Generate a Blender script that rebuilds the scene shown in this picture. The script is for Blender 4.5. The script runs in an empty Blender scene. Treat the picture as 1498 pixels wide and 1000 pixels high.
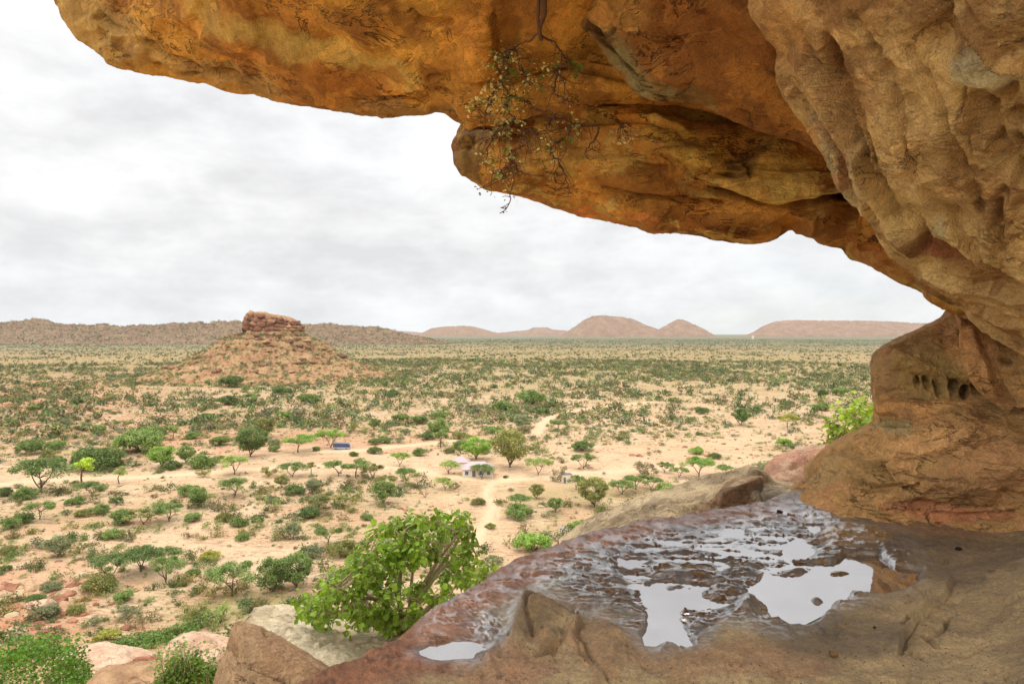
import bpy, math, random
import numpy as np

rng = np.random.default_rng(11)
random.seed(5)
scene = bpy.context.scene
COL = scene.collection
W0, H0 = 1498.0, 1000.0
F = W0 * 24.0 / 36.0           # focal length of the 24 mm lens, in photo pixels
CX, HY = 749.0, 487.0          # column of the view axis, row of the horizon

# ------------------------------------------------------------------ helpers
def pt(px, py, d):
    """world point seen at photo pixel (px, py) at depth d (camera stands at the origin, looking along +Y)"""
    return np.array([(px - CX) / F * d, d, (HY - py) / F * d])

def to_px(p):
    d = np.maximum(p[..., 1], 0.05)
    return CX + p[..., 0] / d * F, HY - p[..., 2] / d * F

def lin(r, g, b, k=1.0):
    c = np.array([r, g, b], float) / 255.0
    c = np.where(c <= 0.04045, c / 12.92, ((c + 0.055) / 1.055) ** 2.4)
    return np.clip(c * k, 0, 0.85)

def smooth(a, b, x):
    t = np.clip((x - a) / (b - a), 0, 1)
    return t * t * (3 - 2 * t)

def _hash(ix, iy, iz, seed):
    h = (ix.astype(np.uint32) * np.uint32(374761393) + iy.astype(np.uint32) * np.uint32(668265263)
         + iz.astype(np.uint32) * np.uint32(2147483647) + np.uint32((seed * 974711 + 12345) & 0xffffffff))
    h ^= h >> np.uint32(13); h *= np.uint32(1274126177)
    h ^= h >> np.uint32(16); h *= np.uint32(2246822519)
    h ^= h >> np.uint32(15)
    return h.astype(np.float64) / 4294967295.0

def vnoise(p, seed=0):
    f = np.floor(p); i = f.astype(np.int64); t = p - f
    u = t * t * t * (t * (t * 6 - 15) + 10)
    X, Y, Z = i[..., 0], i[..., 1], i[..., 2]
    ux, uy, uz = u[..., 0], u[..., 1], u[..., 2]
    def c(dx, dy, dz): return _hash(X + dx, Y + dy, Z + dz, seed)
    x00 = c(0,0,0) * (1-ux) + c(1,0,0) * ux; x10 = c(0,1,0) * (1-ux) + c(1,1,0) * ux
    x01 = c(0,0,1) * (1-ux) + c(1,0,1) * ux; x11 = c(0,1,1) * (1-ux) + c(1,1,1) * ux
    y0 = x00 * (1-uy) + x10 * uy; y1 = x01 * (1-uy) + x11 * uy
    return (y0 * (1-uz) + y1 * uz) * 2 - 1

ROT = np.array([[0.0, 0.8, 0.6], [-0.8, 0.36, -0.48], [-0.6, -0.48, 0.64]])
def fbm(p, octv=4, seed=0, gain=0.5, ridged=False):
    a, s, n = 1.0, 0.0, 0.0
    q = np.array(p, float)
    for o in range(octv):
        v = vnoise(q, seed + o * 17)
        if ridged: v = 1 - 2 * np.abs(v)
        s = s + a * v; n += a; a *= gain
        q = (q @ ROT) * 2.03 + 7.1
    return s / n

def set_attr(me, name, arr, kind):
    at = me.attributes.new(name, kind, 'POINT')
    if kind == 'FLOAT_COLOR':
        a = np.ones((len(arr), 4), np.float32); a[:, :3] = arr
        at.data.foreach_set('color', a.ravel())
    else:
        at.data.foreach_set('value', np.asarray(arr, np.float32).ravel())

def mesh_np(name, verts, faces, mat=None, smooth_shade=True):
    """faces: int array (n,3) or (n,4)"""
    me = bpy.data.meshes.new(name)
    verts = np.asarray(verts, np.float32); faces = np.asarray(faces, np.int32)
    n, k = faces.shape
    me.vertices.add(len(verts)); me.vertices.foreach_set('co', verts.ravel())
    me.loops.add(n * k); me.loops.foreach_set('vertex_index', faces.ravel())
    me.polygons.add(n); me.polygons.foreach_set('loop_start', np.arange(n, dtype=np.int32) * k)
    me.polygons.foreach_set('use_smooth', np.full(n, smooth_shade))
    me.update(calc_edges=True)
    if mat is not None: me.materials.append(mat)
    return me

def obj(name, me, parent=None, loc=(0, 0, 0)):
    o = bpy.data.objects.new(name, me); COL.objects.link(o)
    o.location = loc
    if parent is not None: o.parent = parent
    return o

def tag(o, label=None, cat=None, group=None, kind=None):
    if label: o['label'] = label
    if cat: o['category'] = cat
    if group: o['group'] = group
    if kind: o['kind'] = kind
    return o

def empty(name, label, cat, loc=(0, 0, 0), rz=0.0, group=None):
    o = bpy.data.objects.new(name, None); COL.objects.link(o)
    o.empty_display_size = 0.3; o.location = loc; o.rotation_euler = (0, 0, rz)
    return tag(o, label, cat, group)

def copy_tree(o, parent=None):
    c = o.copy(); COL.objects.link(c); c.parent = parent
    for ch in list(o.children): copy_tree(ch, c)
    return c

def grid_faces(nr, nc, flip=False):
    i = np.arange(nr - 1)[:, None] * nc + np.arange(nc - 1)[None, :]
    f = np.stack([i, i + 1, i + nc + 1, i + nc], -1).reshape(-1, 4)
    return f[:, ::-1] if flip else f

# ------------------------------------------------------------------ materials
def new_mat(name):
    m = bpy.data.materials.new(name); m.use_nodes = True
    nt = m.node_tree; nt.nodes.clear()
    out = nt.nodes.new('ShaderNodeOutputMaterial')
    b = nt.nodes.new('ShaderNodeBsdfPrincipled')
    nt.links.new(b.outputs[0], out.inputs[0])
    return m, nt, b, out

def N(nt, typ, **kw):
    n = nt.nodes.new(typ)
    for k, v in kw.items(): setattr(n, k, v)
    return n

def noise(nt, scale, detail=6, rough=0.6, vec=None, dist=0.0):
    n = N(nt, 'ShaderNodeTexNoise'); n.inputs['Scale'].default_value = scale
    n.inputs['Detail'].default_value = detail; n.inputs['Roughness'].default_value = rough
    n.inputs['Distortion'].default_value = dist
    if vec is not None: nt.links.new(vec, n.inputs['Vector'])
    return n.outputs['Fac']

def mapr(nt, val, a, b, c, d):
    n = N(nt, 'ShaderNodeMapRange')
    n.inputs[1].default_value, n.inputs[2].default_value = a, b
    n.inputs[3].default_value, n.inputs[4].default_value = c, d
    nt.links.new(val, n.inputs[0]); return n.outputs[0]

def mathn(nt, op, a, b=None):
    n = N(nt, 'ShaderNodeMath', operation=op)
    for k, v in enumerate((a, b)):
        if v is None: continue
        if isinstance(v, (int, float)): n.inputs[k].default_value = v
        else: nt.links.new(v, n.inputs[k])
    return n.outputs[0]

def mixc(nt, fac, a, b, blend='MIX'):
    n = N(nt, 'ShaderNodeMix', data_type='RGBA', blend_type=blend)
    for key, v in (('Factor', fac), ('A', a), ('B', b)):
        s = [i for i in n.inputs if i.name == key and i.enabled][0]
        if isinstance(v, (int, float)): s.default_value = v
        elif isinstance(v, (tuple, list, np.ndarray)): s.default_value = (*[float(x) for x in v[:3]], 1)
        else: nt.links.new(v, s)
    return [o for o in n.outputs if o.enabled][0]

def bump(nt, h, dist, strength=1.0, nrm=None):
    n = N(nt, 'ShaderNodeBump'); n.inputs['Strength'].default_value = strength
    n.inputs['Distance'].default_value = dist
    nt.links.new(h, n.inputs['Height'])
    if nrm is not None: nt.links.new(nrm, n.inputs['Normal'])
    return n.outputs[0]

def coords(nt, which='Object'):
    return N(nt, 'ShaderNodeTexCoord').outputs[which]

def simple_mat(name, c, rough=0.7, var=0.15, scale=3.0, metallic=0.0):
    m, nt, b, _ = new_mat(name)
    v = noise(nt, scale, 5, 0.6, coords(nt))
    f = mapr(nt, v, 0.25, 0.75, 1 - var, 1 + var)
    nt.links.new(mixc(nt, 1.0, c, f, 'MULTIPLY'), b.inputs['Base Color'])
    b.inputs['Roughness'].default_value = rough; b.inputs['Metallic'].default_value = metallic
    return m

def rock_mat(name, grain=1.0, spec=0.25, bumpd=0.03, ck=0.75):
    """sandstone: the mineral colour comes with the vertices, grain, speckle and pitting from noise"""
    m, nt, b, _ = new_mat(name)
    co = coords(nt)
    at = N(nt, 'ShaderNodeAttribute', attribute_name='col').outputs['Color']
    n1 = noise(nt, 2.2 * grain, 8, 0.65, co, 0.6)
    n2 = noise(nt, 14 * grain, 6, 0.7, co)
    n3 = noise(nt, 70 * grain, 3, 0.7, co)
    k = mathn(nt, 'MULTIPLY', mapr(nt, n1, 0.3, 0.7, 0.72, 1.25), mapr(nt, n2, 0.3, 0.7, 0.80, 1.18))
    k = mathn(nt, 'MULTIPLY', k, mapr(nt, n3, 0.3, 0.7, 0.76, 1.22))
    c = mixc(nt, 1.0, at, k, 'MULTIPLY')
    mpn = N(nt, 'ShaderNodeMapping'); mpn.inputs['Scale'].default_value = (0.8, 0.8, 2.4); mpn.inputs['Rotation'].default_value = (0.15, -0.22, 0); nt.links.new(co, mpn.inputs[0])
    cr = mathn(nt, 'ABSOLUTE', mathn(nt, 'SUBTRACT', noise(nt, 1.9 * grain, 6, 0.62, mpn.outputs[0], 0.7), 0.5))
    crm = mapr(nt, noise(nt, 1.3 * grain, 3, 0.5, co), 0.47, 0.58, 0.0, 1.0)
    crack = mathn(nt, 'MULTIPLY', mapr(nt, cr, 0.0, 0.010, 1.0, 0.0), crm)
    c = mixc(nt, mathn(nt, 'MULTIPLY', crack, ck), c, (0.05, 0.03, 0.018))
    # flaked skin: paler patches with crisp edges where the old surface has peeled
    fl = mapr(nt, noise(nt, 1.5 * grain, 9, 0.68, mpn.outputs[0], 0.9), 0.525, 0.545, 0.0, 1.0)
    c = mixc(nt, 1.0, c, mapr(nt, fl, 0, 1, 1.06 - 0.26 * ck, 1.02 + 0.12 * ck), 'MULTIPLY')
    sp = mapr(nt, noise(nt, 38 * grain, 2, 0.5, co), 0.66, 0.74, 0.0, 0.45)
    c = mixc(nt, sp, c, (0.07, 0.045, 0.03))
    nt.links.new(c, b.inputs['Base Color'])
    b.inputs['Roughness'].default_value = 0.88
    b.inputs['Specular IOR Level'].default_value = spec
    h = mathn(nt, 'ADD', mathn(nt, 'MULTIPLY', n1, 2.0), mathn(nt, 'ADD', n2, mathn(nt, 'MULTIPLY', n3, 0.7)))
    h = mathn(nt, 'ADD', h, mathn(nt, 'SUBTRACT', mathn(nt, 'MULTIPLY', fl, -0.25), mathn(nt, 'MULTIPLY', crack, 2.1 * ck)))
    nt.links.new(bump(nt, h, bumpd, 1.0), b.inputs['Normal'])
    return m

MAT_ROCK = rock_mat('sandstone')
MAT_WALL = rock_mat('wall_stone', 1.0, 0.25, 0.03, 0.42)
MAT_ROCK_FAR = rock_mat('boulder_stone', 0.8, 0.2, 0.03, 0.35)

def leaf_mat(name, trans=0.35, objcol=True, base=None, nscale=1.2, rough=0.55, vary=True):
    """leaves: object colour x clump noise, light shining a little through"""
    m, nt, b, out = new_mat(name)
    co = coords(nt)
    c = N(nt, 'ShaderNodeObjectInfo').outputs['Color'] if objcol else None
    n = noise(nt, nscale, 4, 0.6, co)
    f = mapr(nt, n, 0.3, 0.7, 0.55, 1.55)
    at = N(nt, 'ShaderNodeAttribute', attribute_name='rnd').outputs['Fac']
    f2 = mathn(nt, 'MULTIPLY', f, mapr(nt, at, 0, 1, 0.65, 1.35))
    col = mixc(nt, 1.0, c if objcol else base, f2, 'MULTIPLY')
    if vary:
        col = mixc(nt, mapr(nt, at, 0.86, 1.0, 0, 0.45), col, (0.22, 0.22, 0.05))
    nt.links.new(col, b.inputs['Base Color'])
    b.inputs['Roughness'].default_value = rough
    b.inputs['Specular IOR Level'].default_value = 0.3
    t = N(nt, 'ShaderNodeBsdfTranslucent')
    nt.links.new(mixc(nt, 1.0, col, (1.0, 1.0, 0.55), 'MULTIPLY'), t.inputs['Color'])
    ms = N(nt, 'ShaderNodeMixShader'); ms.inputs[0].default_value = trans
    nt.links.new(b.outputs[0], ms.inputs[1]); nt.links.new(t.outputs[0], ms.inputs[2])
    nt.links.new(ms.outputs[0], out.inputs[0])
    return m

MAT_LEAF = leaf_mat('acacia_leaf')
MAT_BARK = simple_mat('bark', lin(92, 76, 60), 0.9, 0.3, 8)
MAT_BARK_PALE = simple_mat('pale_bark', lin(150, 132, 100), 0.85, 0.25, 10)
MAT_TWIG = simple_mat('dry_twig', lin(96, 66, 42), 0.9, 0.3, 20)

# ------------------------------------------------------------------ rock masses from control nets
def catmull(pts, n_per=24):
    p = np.asarray(pts, float)
    if len(p) == 2:
        t = np.linspace(0, 1, n_per)[:, None]; return p[0] * (1 - t) + p[1] * t
    q = np.vstack([2 * p[0] - p[1], p, 2 * p[-1] - p[-2]])
    out = []
    t = np.linspace(0, 1, n_per, endpoint=False)[:, None]
    for i in range(1, len(q) - 2):
        a, b, c, d = q[i-1], q[i], q[i+1], q[i+2]
        out.append(0.5 * (2*b + (c-a)*t + (2*a-5*b+4*c-d)*t*t + (3*b-a-3*c+d)*t**3))
    out.append(p[-1:]); return np.vstack(out)

def resample(pts, n):
    c = catmull(pts)
    s = np.r_[0, np.cumsum(np.linalg.norm(np.diff(c, axis=0), axis=1))]; s /= s[-1]
    t = np.linspace(0, 1, n)
    return np.stack([np.interp(t, s, c[:, k]) for k in range(3)], -1)

def loft(rows, counts):
    R = np.stack(rows); out = []
    Q = np.concatenate([2 * R[:1] - R[1:2], R, 2 * R[-1:] - R[-2:-1]])
    for i in range(len(R) - 1):
        t = np.linspace(0, 1, counts[i], endpoint=False)[:, None, None]
        a, b, c, d = Q[i], Q[i+1], Q[i+2], Q[i+3]
        out.append(0.5 * (2*b + (c-a)*t + (2*a-5*b+4*c-d)*t*t + (3*b-a-3*c+d)*t**3))
    out.append(R[-1:]); return np.concatenate(out)

def poly_dist(px, py, poly):
    """distance, signed side and 0..1 run along a polyline, in photo pixels or metres"""
    best = np.full(px.shape, 1e9); side = np.zeros(px.shape); run = np.zeros(px.shape)
    P = np.asarray(poly, float); L = np.r_[0, np.cumsum(np.hypot(*np.diff(P, axis=0).T))]
    for i in range(len(P) - 1):
        ax, ay = P[i]; bx, by = P[i+1]; dx, dy = bx - ax, by - ay; l2 = dx*dx + dy*dy + 1e-9
        t = np.clip(((px-ax)*dx + (py-ay)*dy) / l2, 0, 1)
        ex, ey = px - (ax + t*dx), py - (ay + t*dy); d = np.hypot(ex, ey)
        m = d < best
        best = np.where(m, d, best); side = np.where(m, np.sign(dx*ey - dy*ex), side)
        run = np.where(m, (L[i] + t * math.sqrt(l2)) / L[-1], run)
    return best, side, run

def in_poly(px, py, poly):
    P = np.asarray(poly, float); ins = np.zeros(px.shape, bool); j = len(P) - 1
    for i in range(len(P)):
        xi, yi = P[i]; xj, yj = P[j]
        if yi != yj:
            ins ^= ((yi > py) != (yj > py)) & (px < (xj - xi) * (py - yi) / (yj - yi) + xi)
        j = i
    return ins

def normals(G):
    du = np.gradient(G, axis=1); dv = np.gradient(G, axis=0)
    n = np.cross(du, dv); n /= np.linalg.norm(n, axis=-1, keepdims=True) + 1e-12
    return n

def ridgelets(px, py, carves, wob):
    """cracks ('c'), ledges ('s': the right-hand side of the line stands proud) and bumps ('b') carved into a face"""
    off = np.zeros(px.shape)
    x0, y0 = px + wob[0] * 7, py + wob[1] * 7
    for c in carves:
        k_ = 0.3 if c[0] == 'b' and max(c[3], c[4]) < 20 else 1.0
        x, y = px + (x0 - px) * k_, py + (y0 - py) * k_
        if c[0] == 'b':
            _, cx, cy, rx, ry, ang, amp = c
            a = math.radians(ang); ux = (x-cx)*math.cos(a) + (y-cy)*math.sin(a); uy = -(x-cx)*math.sin(a) + (y-cy)*math.cos(a)
            off += amp * np.exp(-((ux/rx)**2 + (uy/ry)**2)**1.3)
        else:
            d, s, run = poly_dist(x, y, c[1]); taper = smooth(0, 0.12, run) * (1 - smooth(0.85, 1, run))
            if c[0] == 'c':
                off -= c[3] * np.exp(-(d / c[2])**2) * taper
            else:
                sd = d * s
                off += c[3] * taper * smooth(-1.5, 2.0, sd) * np.exp(-np.maximum(sd, 0) / c[2])
                off -= 0.35 * c[3] * taper * np.exp(-((sd + 2.5) / 3.0)**2)
    return off

def mass(name, outer, inner, n, co_out, co_in, amps, carves, colour, paints=(), mat=None, parent=None, seed=0, strata=None, sat=0.84):
    """lofted rock: 'inner' rows run from the lip inwards, 'outer' rows from the lip away; n columns"""
    ri = [resample(r, n) for r in inner]
    G = loft(ri, co_in)
    lip_row = 0
    if outer:
        ro = [ri[0]] + [resample(r, n) if not callable(r) else np.array([r(p) for p in ri[0]]) for r in outer]
        O = loft(ro, co_out)[1:][::-1]
        lip_row = len(O); G = np.concatenate([O, G])
    nrm = normals(G)
    # orient towards the camera side on the inner part
    mid = G[lip_row + (len(G) - lip_row) // 3]; nm = nrm[lip_row + (len(G) - lip_row) // 3]
    flip = np.mean(np.sum(nm * -mid, -1)) < 0
    if flip: nrm = -nrm
    px, py = to_px(G)
    wob = (fbm(G * 3.0, 3, seed + 50), fbm(G * 3.0 + 9.3, 3, seed + 51))
    off = np.zeros(px.shape)
    for freq, amp, rid in amps:
        off += amp * fbm(G * freq, 4, seed + int(freq * 10), 0.5, rid)
    if strata:
        sd, sf, sa = strata                                 # direction, frequency, amplitude of bedding
        h = G @ np.asarray(sd, float) * sf + 0.7 * fbm(G * 0.8, 3, seed + 77)
        st = np.abs((h % 1.0) - 0.5) * 2
        off += sa * smooth(0.15, 0.5, st)
    if outer:
        ri_ = np.abs(np.arange(len(G)) - lip_row)[:, None] / 26.0
        off *= 0.30 + 0.70 * smooth(0, 1, ri_)
    off += ridgelets(px, py, carves, wob)
    off += 0.012 * fbm(G * 11, 3, seed + 33, 0.6, True)
    G2 = G + nrm * off[..., None]
    # mineral colours
    f1 = fbm(G * 0.9 + 3, 4, seed + 90); f2 = fbm(G * 2.6, 5, seed + 91, 0.6); f3 = fbm(G * 5.5, 4, seed + 92, 0.6)
    c1, c2, c3 = [np.asarray(c) for c in colour]
    m1 = smooth(-0.35, 0.35, f1 + 0.4 * f2)[..., None]
    C = c1 * (1 - m1) + c2 * m1
    m2 = (smooth(0.10, 0.20, f2 + 0.35 * f3) * 0.62)[..., None]
    C = C * (1 - m2) + c3 * m2
    for (qx, qy, rx, ry, ang, cc, st) in paints:
        a = math.radians(ang); x = px + 22 * wob[0] - qx; y = py + 22 * wob[1] - qy
        ux = x*math.cos(a) + y*math.sin(a); uy = -x*math.sin(a) + y*math.cos(a)
        q = (ux/rx)**2 + (uy/ry)**2
        w = (st * (1 - smooth(0.45, 1.25, q + 0.45 * f2 + 0.2 * f3)))[..., None]
        C = C * (1 - w) + np.asarray(cc) * w
    C = mute(C, sat, 1.0 if sat == 0.95 else (1.11 if sat == 0.9 else 1.08))
    nr, nc = px.shape
    me = mesh_np(name, G2.reshape(-1, 3), grid_faces(nr, nc, flip), mat or MAT_ROCK)
    set_attr(me, 'col', np.clip(C, 0.01, 0.85).reshape(-1, 3), 'FLOAT_COLOR')
    return obj(name, me, parent)

def mute(C, sat=0.72, yel=1.12):
    C = np.asarray(C, float); l = (C @ np.array([0.25, 0.62, 0.13]))[..., None]
    return np.clip((l + (C - l) * sat) * np.array([0.97, yel, 2.0 - yel - 0.05]), 0.01, 0.85)
def rowp(lst): return [pt(*p) for p in lst]
def wr(lst): return [np.array(p, float) for p in lst]
def back(dy, dz, dx=0.0): return lambda p: p + np.array([dx, dy, dz])

# ---- colours of the sandstone (albedo)
KA = 1.98
OCHRE = lin(182, 116, 38, KA); OCHRE_D = lin(118, 66, 18, KA); TAN = lin(186, 136, 70, KA)
BROWN = lin(120, 72, 30, KA); GREYT = lin(160, 134, 100, KA); ORANGE = lin(190, 108, 32, KA)
ROSE = lin(170, 104, 72, KA); BUFF = lin(172, 128, 78, KA); DKBR = lin(84, 48, 20, KA); OLIVE = lin(110, 100, 72, KA)

shelter = empty('rock_overhang', 'orange sandstone overhang arching over the wet rock ledge, hanging plant on it', 'rock overhang', (0, 6.5, 3.0))
inv = lambda o: setattr(o, 'location', (0, -6.5, -3.0))

# ---- A: upper slab, left
A_lip = rowp([(15, -520, 9.4), (40, -220, 9.4), (66, -60, 9.3), (84, 2, 9.2), (98, 34, 9.2), (118, 58, 9.1), (150, 80, 9.0), (165, 96, 9.0),
    (212, 108, 8.9), (242, 110, 8.8), (300, 119, 8.6), (330, 130, 8.5), (368, 138, 8.4), (402, 148, 8.3), (440, 152, 8.2), (500, 160, 8.0),
    (558, 168, 7.9), (598, 165, 7.8), (640, 161, 7.7), (662, 172, 7.6), (684, 189, 7.5), (700, 184, 7.4), (730, 172, 7.3), (765, 165, 7.2),
    (810, 156, 7.1), (855, 150, 7.0), (920, 152, 6.95), (985, 160, 6.9), (1050, 172, 6.85), (1110, 190, 6.8), (1180, 214, 6.7), (1260, 262, 6.6)])
A1 = rowp([(60, -520, 8.7), (90, -220, 8.8), (112, -60, 8.7), (132, -5, 8.6), (165, 30, 8.5), (215, 62, 8.35), (300, 84, 8.1), (400, 112, 7.8),
    (500, 126, 7.5), (600, 132, 7.3), (660, 140, 7.1), (700, 152, 7.0), (765, 140, 6.85), (855, 124, 6.7), (985, 130, 6.6), (1110, 160, 6.5), (1260, 225, 6.4)])
A2 = rowp([(110, -520, 7.6), (150, -240, 7.6), (190, -110, 7.4), (260, -40, 7.2), (340, -10, 6.9), (440, 12, 6.7), (540, 25, 6.5), (640, 42, 6.4), (740, 66, 6.5),
    (855, 66, 6.6), (985, 70, 6.5), (1110, 96, 6.4), (1260, 160, 6.3)])
A3 = wr([(-4.4, 5.6, 4.6), (-3.4, 5.0, 4.0), (-2.2, 4.7, 3.55), (-1.0, 4.6, 3.35), (0.2, 4.9, 3.3), (1.6, 5.2, 3.2), (3.0, 5.4, 3.1)])
A4 = wr([(-3.9, 2.6, 4.7), (-2.5, 2.0, 4.1), (-1.0, 1.8, 3.7), (0.2, 1.8, 3.6), (1.6, 2.2, 3.5), (3.0, 2.6, 3.4)])
A_car = [('c', [(195, 55), (225, 75), (275, 92), (305, 105), (345, 118), (378, 128)], 4, 0.16), ('s', [(200, 60), (280, 95), (375, 130)], 24, 0.08),
    ('c', [(225, 92), (255, 102), (300, 108)], 3, 0.08), ('s', [(140, 12), (160, 35), (190, 55)], 22, 0.12), ('c', [(145, 22), (172, 48)], 4, 0.1),
    ('c', [(555, 148), (590, 142), (630, 145)], 4, 0.14), ('s', [(545, 150), (590, 142), (640, 146)], 14, 0.08), ('c', [(610, 18), (640, 25), (668, 28)], 4, 0.09), ('c', [(603, 0), (618, 16)], 3, 0.07),
    ('c', [(430, 142), (470, 146), (490, 150)], 3, 0.07), ('b', 636, 86, 26, 10, 8, 0.05), ('b', 480, 70, 120, 24, 14, -0.10), ('b', 330, 45, 110, 26, 18, 0.12),
    ('b', 700, 60, 22, 90, 8, 0.10), ('b', 745, 60, 16, 70, 0, -0.08), ('s', [(720, 0), (726, 50), (735, 110)], 30, 0.09),
    ('c', [(840, 108), (900, 112), (925, 118)], 3, 0.1), ('s', [(925, 118), (890, 110), (830, 108), (800, 112)], 16, 0.08), ('c', [(627, 108), (645, 104)], 3, 0.05), ('s', [(690, 140), (640, 122), (560, 128)], 18, 0.05)]
A_pai = [(150, 40, 90, 40, 40, lin(150, 112, 66, KA), 0.7), (330, 112, 150, 16, 14, lin(150, 108, 62, KA), 0.7), (470, 72, 170, 16, 16, TAN, 0.6), (390, 40, 130, 14, 18, TAN, 0.4),
    (560, 30, 90, 26, 5, OCHRE_D, 0.55), (700, 80, 60, 90, 0, ORANGE, 0.6), (530, 112, 70, 14, 6, lin(140, 78, 18, KA), 0.7), (470, 105, 60, 12, 10, lin(140, 78, 18, KA), 0.5), (240, 40, 60, 22, 30, OCHRE, 0.6), (800, 90, 90, 40, 0, OCHRE_D, 0.5),
    (560, 154, 130, 9, 3, lin(140, 96, 52, KA), 0.8)]
oA = mass('upper_slab', [back(0.5, 0.55), back(0.9, 1.7), back(0.6, 3.4), back(-2.5, 5.0), back(-6.5, 5.4)], [A_lip, A1, A2, A3, A4], 560,
    [10, 10, 8, 6, 6], [60, 90, 40, 20], [(0.45, 0.22, False), (1.5, 0.05, False), (5.0, 0.014, True), (14, 0.006, False)], A_car, (OCHRE, lin(160, 98, 34, KA), OCHRE_D), A_pai, seed=1, sat=0.9, parent=shelter, strata=((0.1, 0.25, 0.95), 2.3, 0.05))
inv(oA)

# ---- B: lower slab, reaching right to the wall
B_lip = rowp([(700, 186, 9.0), (682, 188, 8.8), (667, 200, 8.6), (662, 216, 8.5), (667, 240, 8.45), (684, 260, 8.4), (710, 275, 8.35), (735, 280, 8.3), (762, 287, 8.3), (808, 304, 8.2),
    (842, 316, 8.2), (872, 322, 8.15), (930, 332, 8.1), (952, 339, 8.05), (1010, 345, 8.0), (1080, 356, 7.9), (1130, 352, 7.8), (1160, 344, 7.75), (1185, 346, 7.7),
    (1202, 359, 7.6), (1240, 376, 7.5), (1290, 396, 7.3), (1340, 421, 7.1), (1395, 447, 6.9), (1450, 475, 6.7)])
B1 = rowp([(712, 192, 8.6), (700, 198, 8.3), (692, 210, 8.1), (690, 222, 8.0), (694, 238, 7.95), (708, 252, 7.9), (745, 265, 7.8), (808, 280, 7.7), (872, 296, 7.6), (952, 312, 7.5), (1080, 326, 7.3),
    (1160, 322, 7.2), (1240, 348, 7.0), (1340, 398, 6.7), (1450, 455, 6.4)])
B2 = rowp([(722, 196, 8.3), (730, 205, 7.8), (745, 215, 7.6), (800, 228, 7.4), (872, 245, 7.3), (952, 258, 7.2), (1080, 272, 7.0), (1160, 275, 6.9), (1240, 295, 6.8), (1340, 350, 6.6), (1450, 420, 6.4)])
B3 = rowp([(720, 176, 8.4), (745, 168, 7.9), (800, 165, 7.5), (872, 168, 7.3), (952, 175, 7.2), (1080, 195, 7.1), (1160, 215, 7.0), (1240, 245, 6.9), (1340, 310, 6.7), (1450, 380, 6.5)])
B4 = rowp([(720, 130, 8.6), (800, 110, 8.2), (952, 110, 8.1), (1080, 130, 8.0), (1240, 180, 7.8), (1340, 260, 7.4), (1450, 330, 7.2)])
B_car = [('s', [(1010, 205), (985, 195), (940, 182), (880, 172), (800, 172)], 26, 0.10), ('c', [(872, 282), (930, 285), (985, 292), (1040, 300), (1065, 312)], 4, 0.2), ('s', [(850, 286), (930, 288), (985, 295), (1055, 308)], 26, -0.06),
    ('s', [(1270, 292), (1200, 290), (1120, 300), (1080, 292), (1050, 282)], 34, 0.22), ('c', [(1030, 275), (1060, 284), (1120, 298), (1180, 300), (1230, 292), (1275, 285)], 5, 0.35), ('b', 1225, 290, 60, 7, -6, -0.35),
    ('c', [(930, 238), (960, 245), (985, 246)], 3, 0.09), ('c', [(1010, 240), (1050, 250), (1085, 258)], 3, 0.06), ('s', [(1160, 260), (1100, 250), (1040, 252), (980, 232), (930, 220)], 28, 0.09),
    ('b', 1160, 330, 26, 12, -20, -0.22), ('s', [(1150, 326), (1165, 318), (1200, 316)], 18, 0.12), ('b', 1240, 335, 24, 30, 20, -0.25), ('s', [(1262, 300), (1250, 335), (1262, 370)], 26, -0.18),
    ('b', 760, 225, 60, 20, 10, 0.14), ('s', [(690, 205), (694, 228), (700, 248)], 10, 0.08), ('c', [(688, 212), (692, 230), (696, 246)], 3, 0.1), ('b', 940, 265, 50, 16, 8, 0.14),
    ('b', 1000, 225, 60, 16, 18, 0.10), ('b', 1080, 225, 22, 30, 30, -0.2), ('s', [(1065, 215), (1085, 228), (1098, 262)], 22, 0.1), ('c', [(900, 200), (940, 202), (980, 214)], 2.5, 0.05), ('c', [(1060, 330), (1100, 338), (1140, 336)], 3, 0.07), ('s', [(960, 325), (1040, 334), (1100, 344)], 14, -0.05),
    ('c', [(740, 268), (800, 280), (860, 290), (900, 306)], 3, 0.06), ('b', 820, 265, 80, 14, 12, -0.08)]
B_pai = [(690, 225, 24, 40, 0, lin(120, 84, 50, KA), 0.75), (720, 240, 14, 30, 10, ORANGE, 0.6), (1040, 225, 110, 26, 14, lin(184, 132, 52, KA), 0.6), (950, 270, 110, 22, 8, OCHRE_D, 0.6), (1120, 275, 90, 20, 6, TAN, 0.5),
    (1200, 330, 50, 30, 20, BROWN, 0.6), (1090, 230, 24, 40, 30, DKBR, 0.6), (840, 308, 170, 8, 11, lin(170, 92, 40, KA), 0.8), (1300, 385, 90, 14, 26, lin(140, 80, 36, KA), 0.7), (830, 225, 100, 30, 6, lin(150, 96, 36, KA), 0.5)]
oB = mass('lower_slab', [back(0.5, 0.5, 0.1), back(0.9, 1.4, 0.1), back(0.4, 2.4), back(-1.2, 3.0)], [B_lip, B1, B2, B3, B4], 540, [8, 8, 6, 6], [50, 60, 60, 24],
    [(0.5, 0.16, False), (1.6, 0.05, False), (5.0, 0.016, True), (14, 0.007, False)], B_car, (lin(168, 108, 40, KA), OCHRE_D, TAN), B_pai, seed=21, sat=0.9, parent=shelter, strata=((0.05, 0.2, 0.97), 3.1, 0.05))
inv(oB)

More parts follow.
